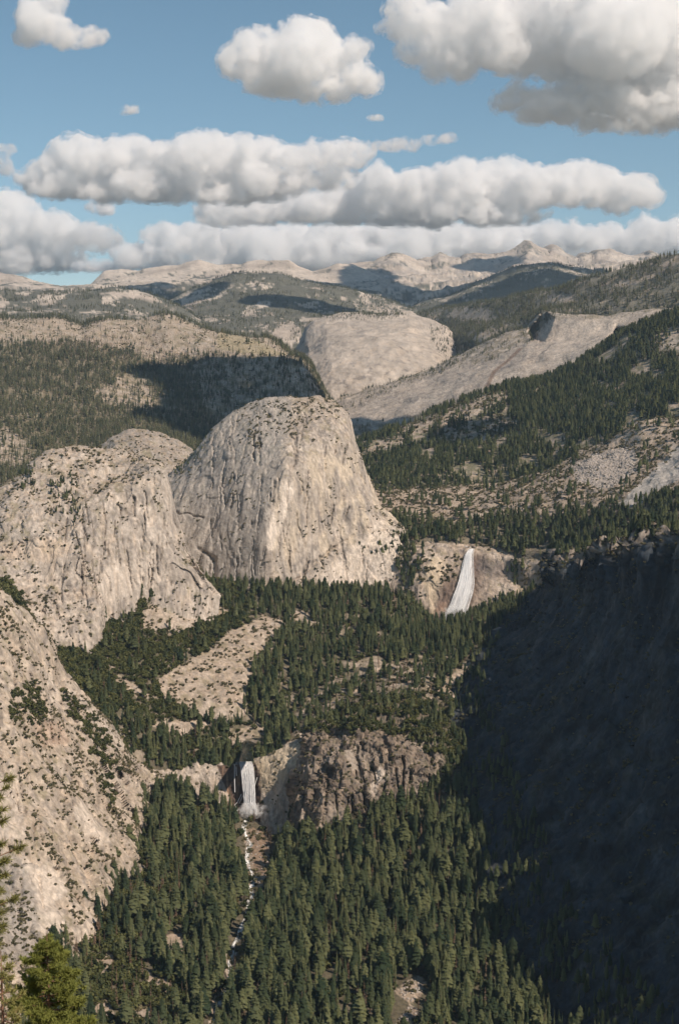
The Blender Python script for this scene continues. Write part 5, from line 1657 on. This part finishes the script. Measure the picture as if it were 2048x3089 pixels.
def waterfall(name, patch, left, right, n, rad, lift, seed, label, sg=0.30, over=0.3):
    """A fall as strands of water between its left and right edge lines (photo points, top to bottom)."""
    r = np.random.default_rng(seed)
    A, B = surf(patch, left, lift), surf(patch, right, lift)
    for P in (A, B):
        P[:, 1] = gsm(P[:, 1], 2)
        for k in range(len(P)):      # keep to the same line of sight at the smoothed depth
            P[k] *= P[k, 1] / P[k, 1]
    root = bpy.data.objects.new(name, None)
    col.objects.link(root)
    root.location = (A[-1] + B[-1]) / 2
    off = np.array(root.location)
    root['label'], root['category'] = label, 'waterfall'
    T = TriMesh()
    K = 26
    tt = np.linspace(0, 1, len(A))
    for i in range(n):
        s = float(np.clip(r.normal(0.5, sg), -over, 1 + over))
        t0 = 0 if r.random() < 0.4 else r.random() * 0.7
        t1 = 1 if r.random() < 0.6 else t0 + (1 - t0) * (0.4 + 0.6 * r.random())
        t = np.linspace(t0, t1, K)
        C = np.stack([np.interp(t, tt, A[:, k]) * (1 - s) + np.interp(t, tt, B[:, k]) * s for k in range(3)], -1)
        wob = np.cumsum(r.normal(0, 0.24, (K, 3)), 0) * rad * (1 + 1.2 * t[:, None])
        C = C + wob * np.array([1, 1, 0.3]) + np.array([0, -r.random() * 3 * rad, 0])
        env = np.sin(np.linspace(0.25, math.pi - 0.12, K)) ** 0.5
        tube(T, C - off, rad * (0.45 + 0.9 * r.random()) * env * (0.7 + 0.5 * t), 0, 3)
    link('water_curtain', T.build('water_curtain', [M_fall], True), root)
    return root, off


def mist(root, off, P, rx, ry, rz, dens, seed):
    bm = bmesh.new()
    bmesh.ops.create_icosphere(bm, subdivisions=4, radius=1.0)
    V = np.array([v.co[:] for v in bm.verts])
    V *= (1 + 0.7 * fbm(V * 1.8 + seed, 3, seed))[:, None]
    for v, c in zip(bm.verts, V * np.array([rx, ry, rz]) + P - off):
        v.co = c
    me = bpy.data.meshes.new('spray')
    bm.to_mesh(me)
    bm.free()
    me.materials.append(cloud_material('spray_%d' % seed, dens, 7.0))
    link('spray', me, root)


NL = [(1416, 1655), (1405, 1672), (1400, 1700), (1396, 1730), (1389, 1760), (1380, 1790), (1366, 1830), (1352, 1862), (1338, 1893)]
NR = [(1427, 1655), (1421, 1672), (1421, 1700), (1421, 1730), (1420, 1760), (1414, 1790), (1402, 1830), (1394, 1862), (1384, 1893)]
root, off = waterfall('waterfall', p_nev, NL, NR, 480, 0.6, 9.0, 1, 'tall slanting white waterfall at the right foot of the tall dome')
mist(root, off, surf(p_nev, [(1366, 1862)], 16)[0], 30, 12, 26, 0.045, 3)
VL = [(722, 2298), (727, 2312), (730, 2335), (733, 2360), (736, 2385), (739, 2410), (740, 2435), (738, 2456)]
VR = [(760, 2296), (764, 2312), (766, 2335), (767, 2360), (768, 2385), (768, 2410), (769, 2435), (772, 2456)]
root, off = waterfall('waterfall', p_ver, VL, VR, 420, 0.42, 17.0, 2, 'straight white waterfall curtain beside the craggy rock knob', 0.24, 0.02)
mist(root, off, surf(p_ver, [(757, 2446)], 24)[0], 25, 10, 15, 0.10, 5)
T = TriMesh()
for pts in ([(729, 2395), (724, 2405), (717, 2420), (708, 2428), (714, 2442), (723, 2456)], [(733, 2400), (726, 2416), (722, 2424)], [(708, 2306), (708, 2350), (709, 2390)], [(713, 2312), (714, 2340)], [(776, 2345), (768, 2372)]):
    P = surf(p_ver, pts, 3.0)
    tube(T, P - off, np.full(len(P), 0.75), 0, 4)
link('side_rivulet', T.build('side_rivulet', [M_fall], True), root)

# the river: rapids below the lower fall, the pool above it
def ribbon(name, patch, line, wid, lift, mat, label, K=90):
    line = np.array(line, float)
    s = np.concatenate([[0], np.cumsum(np.hypot(*np.diff(line, axis=0).T))])
    q = np.linspace(0, s[-1], K)
    r = np.random.default_rng(4)
    x = np.interp(q, s, line[:, 0]) + gsm(r.normal(0, 5, K), 2)
    y = np.interp(q, s, line[:, 1])
    w = wid * (0.5 + 0.9 * r.random(K))
    w = gsm(w, 2)
    rows = []
    for k in np.linspace(-1, 1, 7):
        rows.append(surf(patch, np.stack([x + k * w, y + 2 * k], -1), lift))
    Gd = np.array(rows)
    Gd = Gd + (noise(Gd / 3.0, 9) * 1.2)[..., None] * np.array([0, 0, 1.0])
    me = mesh_from(name, Gd, grid_faces(7, K), mat)
    return link(name, me, kind='structure', label=label)


ribbon('river', p_val, STREAM, 6.0, 1.4, M_rapid, 'white rapids of the river winding below the lower waterfall', 150)
ribbon('river', p_basin, [(1425, 1652), (1400, 1648)], 4.0, 2.0, M_rapid, 'short run of river at the brink of the upper waterfall', 8)
pts = [(722, 2250), (735, 2236), (770, 2226), (800, 2219), (806, 2224), (790, 2236), (770, 2248), (760, 2268), (766, 2296), (722, 2298), (728, 2270)]
P = surf(p_basin, pts, 0)
P[:, 2] = np.linspace(P[0, 2], P[0, 2], len(P))
P = np.array([p * (P[0, 2] / unproj(x, y, 1.0)[2]) / 1.0 if False else unproj(x, y, 1.0) * (P[0, 2] + 3.0) / unproj(x, y, 1.0)[2] for p, (x, y) in zip(P, pts)])
me = bpy.data.meshes.new('water')
me.from_pydata([tuple(p) for p in P], [], [list(range(len(P)))])
me.materials.append(M_pool)
link('water', me, kind='structure', label='dark still pool in the woods above the lower waterfall')


# ------------------------------------------------------------------ boulders
def boulder_mesh(seed):
    r = np.random.default_rng(seed)
    bm = bmesh.new()
    bmesh.ops.create_icosphere(bm, subdivisions=2, radius=0.5)
    for v in bm.verts:
        d = np.array(v.co)
        k = 1 + 0.5 * float(noise(np.array([d * 2.2 + seed * 3.1]), 2)[0])
        d = d * k * np.array([1.0, 0.8, 0.7])
        d = np.clip(d, -0.42, 0.42)
        v.co = d
    me = bpy.data.meshes.new('boulder')
    bm.to_mesh(me)
    bm.free()
    me.materials.append(M_boulder)
    return me


M_boulder = plain_material('boulder_rock', (0.27, 0.23, 0.195), (0.52, 0.46, 0.40), 1.3, bump=0.1)
B_MESH = [boulder_mesh(k) for k in range(6)]


def boulders(patch, polys, n, size, label, group, seed):
    G, nn, px, py = patch
    r = np.random.default_rng(seed)
    m = np.zeros(px.shape, bool)
    for p in polys:
        m |= inpoly(px, py, p)
    ii = np.argwhere(m)
    for k in range(n):
        i, j = ii[r.integers(len(ii))]
        s = size[0] + (size[1] - size[0]) * r.random() ** 2
        o = link('boulder', B_MESH[r.integers(6)], None, G[i, j] + np.array([0, 0, 0.15 * s]))
        o.scale = (s * (0.8 + 0.6 * r.random()), s * (0.8 + 0.6 * r.random()), s)
        o.rotation_euler = (r.normal(0, 0.3), r.normal(0, 0.3), r.random() * 6.28)
        o['label'], o['category'], o['group'] = label, 'boulder', group


boulders(p_val, V_ROCK[1:3], 170, (2.0, 5.0), 'grey boulder of the rock heap in the valley wood near the bottom', 'boulders of the rock heap', 21)
boulders(p_val, [V_ROCK[0], V_ROCK[4], V_ROCK[8]], 110, (2.0, 6.5), 'boulder lying beside the rapids of the river', 'boulders along the river', 22)
src = bpy.data.collections.new('talus')
for me in B_MESH:
    src.objects.link(bpy.data.objects.new('talus_kind', me))
G, n, px, py = p_bench
trees = {'t': []}
scatter('t', p_bench, soft(px, py, G, TALUS, 6, 20) / 45.0, (3.0, 8.5), 91)
stuff('talus', trees['t'][0], src, 'fan of grey broken rock on the bench behind the upper waterfall', 16, 6, 'talus')

# ------------------------------------------------------------------ the overlook's own slope and its pines
M_near = plain_material('near_rock', (0.24, 0.20, 0.16), (0.42, 0.37, 0.31), 0.35, bump=0.3)
M_pine = leaf_material('pine_needles', (0.060, 0.090, 0.020), (0.300, 0.310, 0.080), 0.7, 0.35)
M_pine_y = leaf_material('pale_pine_needles', (0.130, 0.135, 0.040), (0.360, 0.330, 0.120), 0.7, 0.35)
M_pinebark = plain_material('pine_bark', (0.16, 0.085, 0.050), (0.32, 0.19, 0.125), 2.5, bump=0.08)
xs = np.linspace(-260, 260, 120)
prof = np.array([(-60, -1.7), (-3, -1.7), (2.5, -1.9), (6, -6), (30, -24), (60, -40), (95, -58), (140, -95), (220, -190), (330, -330), (520, -560), (900, -940), (1500, -1060)])
yy = np.concatenate([np.linspace(-60, 10, 30), np.linspace(12, 150, 70), np.linspace(155, 1500, 60)])
X, Y = np.meshgrid(xs, yy)
X = X * (1 + np.clip(Y, 0, 2000) / 600.0)
Z = np.interp(Y, prof[:, 0], prof[:, 1])
P = np.stack([X, Y, Z], -1)
k = sstep(4, 40, Y)
P[..., 2] += (fbm(P / 18.0, 4, 501) * 2.2 - 1.0) * k
G_near = P
me = mesh_from('slope', P, grid_faces(*P.shape[:2]), M_near)
link('slope', me, kind='structure', label='rocky slope falling away under the viewpoint')


def tufts(T, tips, dirs, needles, length, wid, r, mi=0):
    """Bottlebrush ends: long needles radiating round each twig tip."""
    n = len(tips)
    for p, d in zip(tips, dirs):
        d = d / (np.linalg.norm(d) + 1e-9)
        q = r.normal(0, 1, (needles, 3))
        q /= np.linalg.norm(q, axis=1, keepdims=True)
        q = q + d * 0.65
        q /= np.linalg.norm(q, axis=1, keepdims=True)
        base = p - d * length * (r.random((needles, 1)) * 0.9)
        s = np.cross(q, r.normal(0, 1, (needles, 3)))
        s /= np.linalg.norm(s, axis=1, keepdims=True) + 1e-9
        Ln = length * (0.7 + 0.5 * r.random((needles, 1)))
        V = np.stack([base - s * wid, base + s * wid, base + q * Ln], 1).reshape(-1, 3)
        T.add(V, np.arange(needles * 3).reshape(-1, 3), mi)


def pine(loc, h, w, seed, mat, label, nbr=46, needles=22, ln=0.34, wid=0.035, low=0.3, twig=9, bare=0.0, crown_pow=0.8):
    r = np.random.default_rng(seed)
    root = bpy.data.objects.new('pine_tree', None)
    col.objects.link(root)
    root.location = loc
    root['label'], root['category'] = label, 'pine'
    B = TriMesh()
    bend = r.normal(0, 0.015, 2) * h
    def axis(t):
        return np.array([bend[0] * math.sin(t * 2.2), bend[1] * math.sin(t * 2.6), h * t])
    ts = np.linspace(-0.05, 1, 12)
    tube(B, [axis(t) for t in ts], [0.017 * h * (1 - 0.93 * max(t, 0)) for t in ts], 0, 9)
    link('trunk', B.build('trunk', [M_pinebark], True), root)
    L, C = TriMesh(), TriMesh()
    for k in range(nbr):
        t = low + (0.97 - low) * (k + r.random()) / nbr
        u = (t - low) / (1 - low)
        rad = 0.5 * w * (1 - u) ** crown_pow * min(1, 0.5 + 2.2 * u) * (0.65 + 0.6 * r.random()) + 0.02 * w
        a = k * 2.4 + r.normal(0, 0.4)
        d = np.array([math.cos(a), math.sin(a), 0.0])
        P0 = axis(t)
        P1 = P0 + d * rad * 0.5 + np.array([0, 0, -0.05 * rad])
        P2 = P0 + d * rad + np.array([0, 0, 0.16 * rad])
        tube(L, [P0, P1, P2], [0.010 * h * (1 - t) + 0.02, 0.006 * h * (1 - t) + 0.015, 0.008], 0, 5)
        tips, dirs = [P2], [P2 - P1]
        nt_ = max(3, int(twig * (0.4 + rad / (0.5 * w))))
        for q in range(nt_):
            s = 0.34 + 0.66 * r.random()
            Q = P0 * (1 - s) + P2 * s + np.array([0, 0, -0.05 * rad * math.sin(s * 3.1)])
            e = d * 0.5 + np.cross(d, [0, 0, 1]) * r.normal(0, 0.8) + np.array([0, 0, 0.35 + 0.3 * r.random()])
            e /= np.linalg.norm(e)
            E = Q + e * rad * (0.18 + 0.22 * r.random())
            tube(L, [Q, E], [0.012, 0.006], 0, 3)
            if r.random() >= bare:
                tips.append(E)
                dirs.append(e)
        tufts(C, tips, dirs, needles, ln, wid, r)
    link('limbs', L.build('limbs', [M_pinebark]), root)
    link('crown', C.build('crown', [mat]), root)
    return root


def near_z(x, y):
    d2 = (G_near[..., 0] - x) ** 2 + (G_near[..., 1] - y) ** 2
    return G_near[..., 2].ravel()[d2.argmin()]


tip = unproj(140, 2822, 92.0)
gz = near_z(tip[0], 92)
pine((tip[0], 92.0, gz), tip[2] - gz, 5.9, 11, M_pine, 'full green pine standing in the bottom left corner', 84, 34, 0.36, 0.045, 0.46, 15, crown_pow=0.60)
tip = unproj(2, 2870, 84.0)
gz = near_z(tip[0], 84)
pine((tip[0], 84.0, gz), tip[2] - gz, 4.8, 12, M_pine_y, 'thin yellowish pine at the very edge beside the full green pine', 46, 16, 0.32, 0.035, 0.5, 8, crown_pow=0.7)
# the close pine whose branch ends reach in from the left
D0 = 34.0
base = unproj(-210, 3000, D0)
gz = near_z(base[0], D0)
topz = unproj(-210, 2250, D0)[2]
root = bpy.data.objects.new('pine_tree', None)
col.objects.link(root)
root.location = (base[0], D0, gz)
root['label'], root['category'] = 'close pine whose thin branch ends reach in over the left edge', 'pine'
o3 = np.array([base[0], D0, gz])
T = TriMesh()
hh = topz - gz
tube(T, [[0, 0, -0.6], [0.05, 0, hh * 0.5], [0, 0.05, hh]], [0.24, 0.16, 0.03], 0, 9)
link('trunk', T.build('trunk', [M_pinebark], True), root)
r = np.random.default_rng(31)
L, C = TriMesh(), TriMesh()
ENDS = [(40, 2345, 1.0), (30, 2372, 0.6), (8, 2402, 0.9), (14, 2440, 1.0), (20, 2472, 1.1), (72, 2552, 1.05), (15, 2543, 0.9), (28, 2592, 0.9), (8, 2600, 1.1), (24, 2636, 1.0), (5, 2688, 1.0), (52, 2708, 1.0), (14, 2722, 0.9), (10, 2752, 1.2),
        (16, 2790, 1.2), (2, 2810, 1.3), (-20, 2480, 1), (-35, 2600, 1), (-30, 2700, 1.2), (-60, 2420, 1), (-70, 2650, 1.1), (-50, 2800, 1.2), (0, 2850, 1.0), (-40, 2320, 1), (-90, 2540, 1), (-110, 2760, 1.1), (-300, 2500, 1), (-330, 2650, 1), (-310, 2800, 1.1), (-280, 2380, 1)]
for x, y, s in ENDS:
    Dk = D0 + r.normal(0, 0.5)
    E = unproj(x, y, Dk) - o3
    Q = unproj(-210, y + 60 + 25 * r.random(), D0) - o3
    Mid = Q * 0.4 + E * 0.6 + np.array([0, 0, -0.12])
    tube(L, [Q, Mid, E], [0.035, 0.02, 0.008], 0, 5)
    d = E - Mid
    tufts(C, [E, E - d * 0.10], [d, d], 70, 0.21 * s, 0.011, r)
link('limbs', L.build('limbs', [M_pinebark]), root)
link('crown', C.build('crown', [M_pine_y]), root)

# ------------------------------------------------------------------ the air between
me = bpy.data.meshes.new('haze')
x0, x1, y0, y1, z0, z1 = -16000, 16000, -3000, 21000, -1420, 1690
bmh = bmesh.new()
bmesh.ops.create_cube(bmh, size=1.0)
for v in bmh.verts:
    v.co = ((x0 + x1) / 2 + v.co[0] * (x1 - x0), (y0 + y1) / 2 + v.co[1] * (y1 - y0), (z0 + z1) / 2 + v.co[2] * (z1 - z0))
bmh.to_mesh(me)
bmh.free()
mh, nth, outh = new_mat('haze')
pv = N(nth, 'ShaderNodeVolumePrincipled', Density=1.6e-5, Anisotropy=0.3)
pv.inputs['Color'].default_value = (0.60, 0.80, 1.0, 1)
pv.inputs['Density Attribute'].default_value = ''
nth.links.new(pv.outputs[0], outh.inputs['Volume'])
me.materials.append(mh)
hz = link('haze', me, kind='stuff', label='thin blue summer haze')
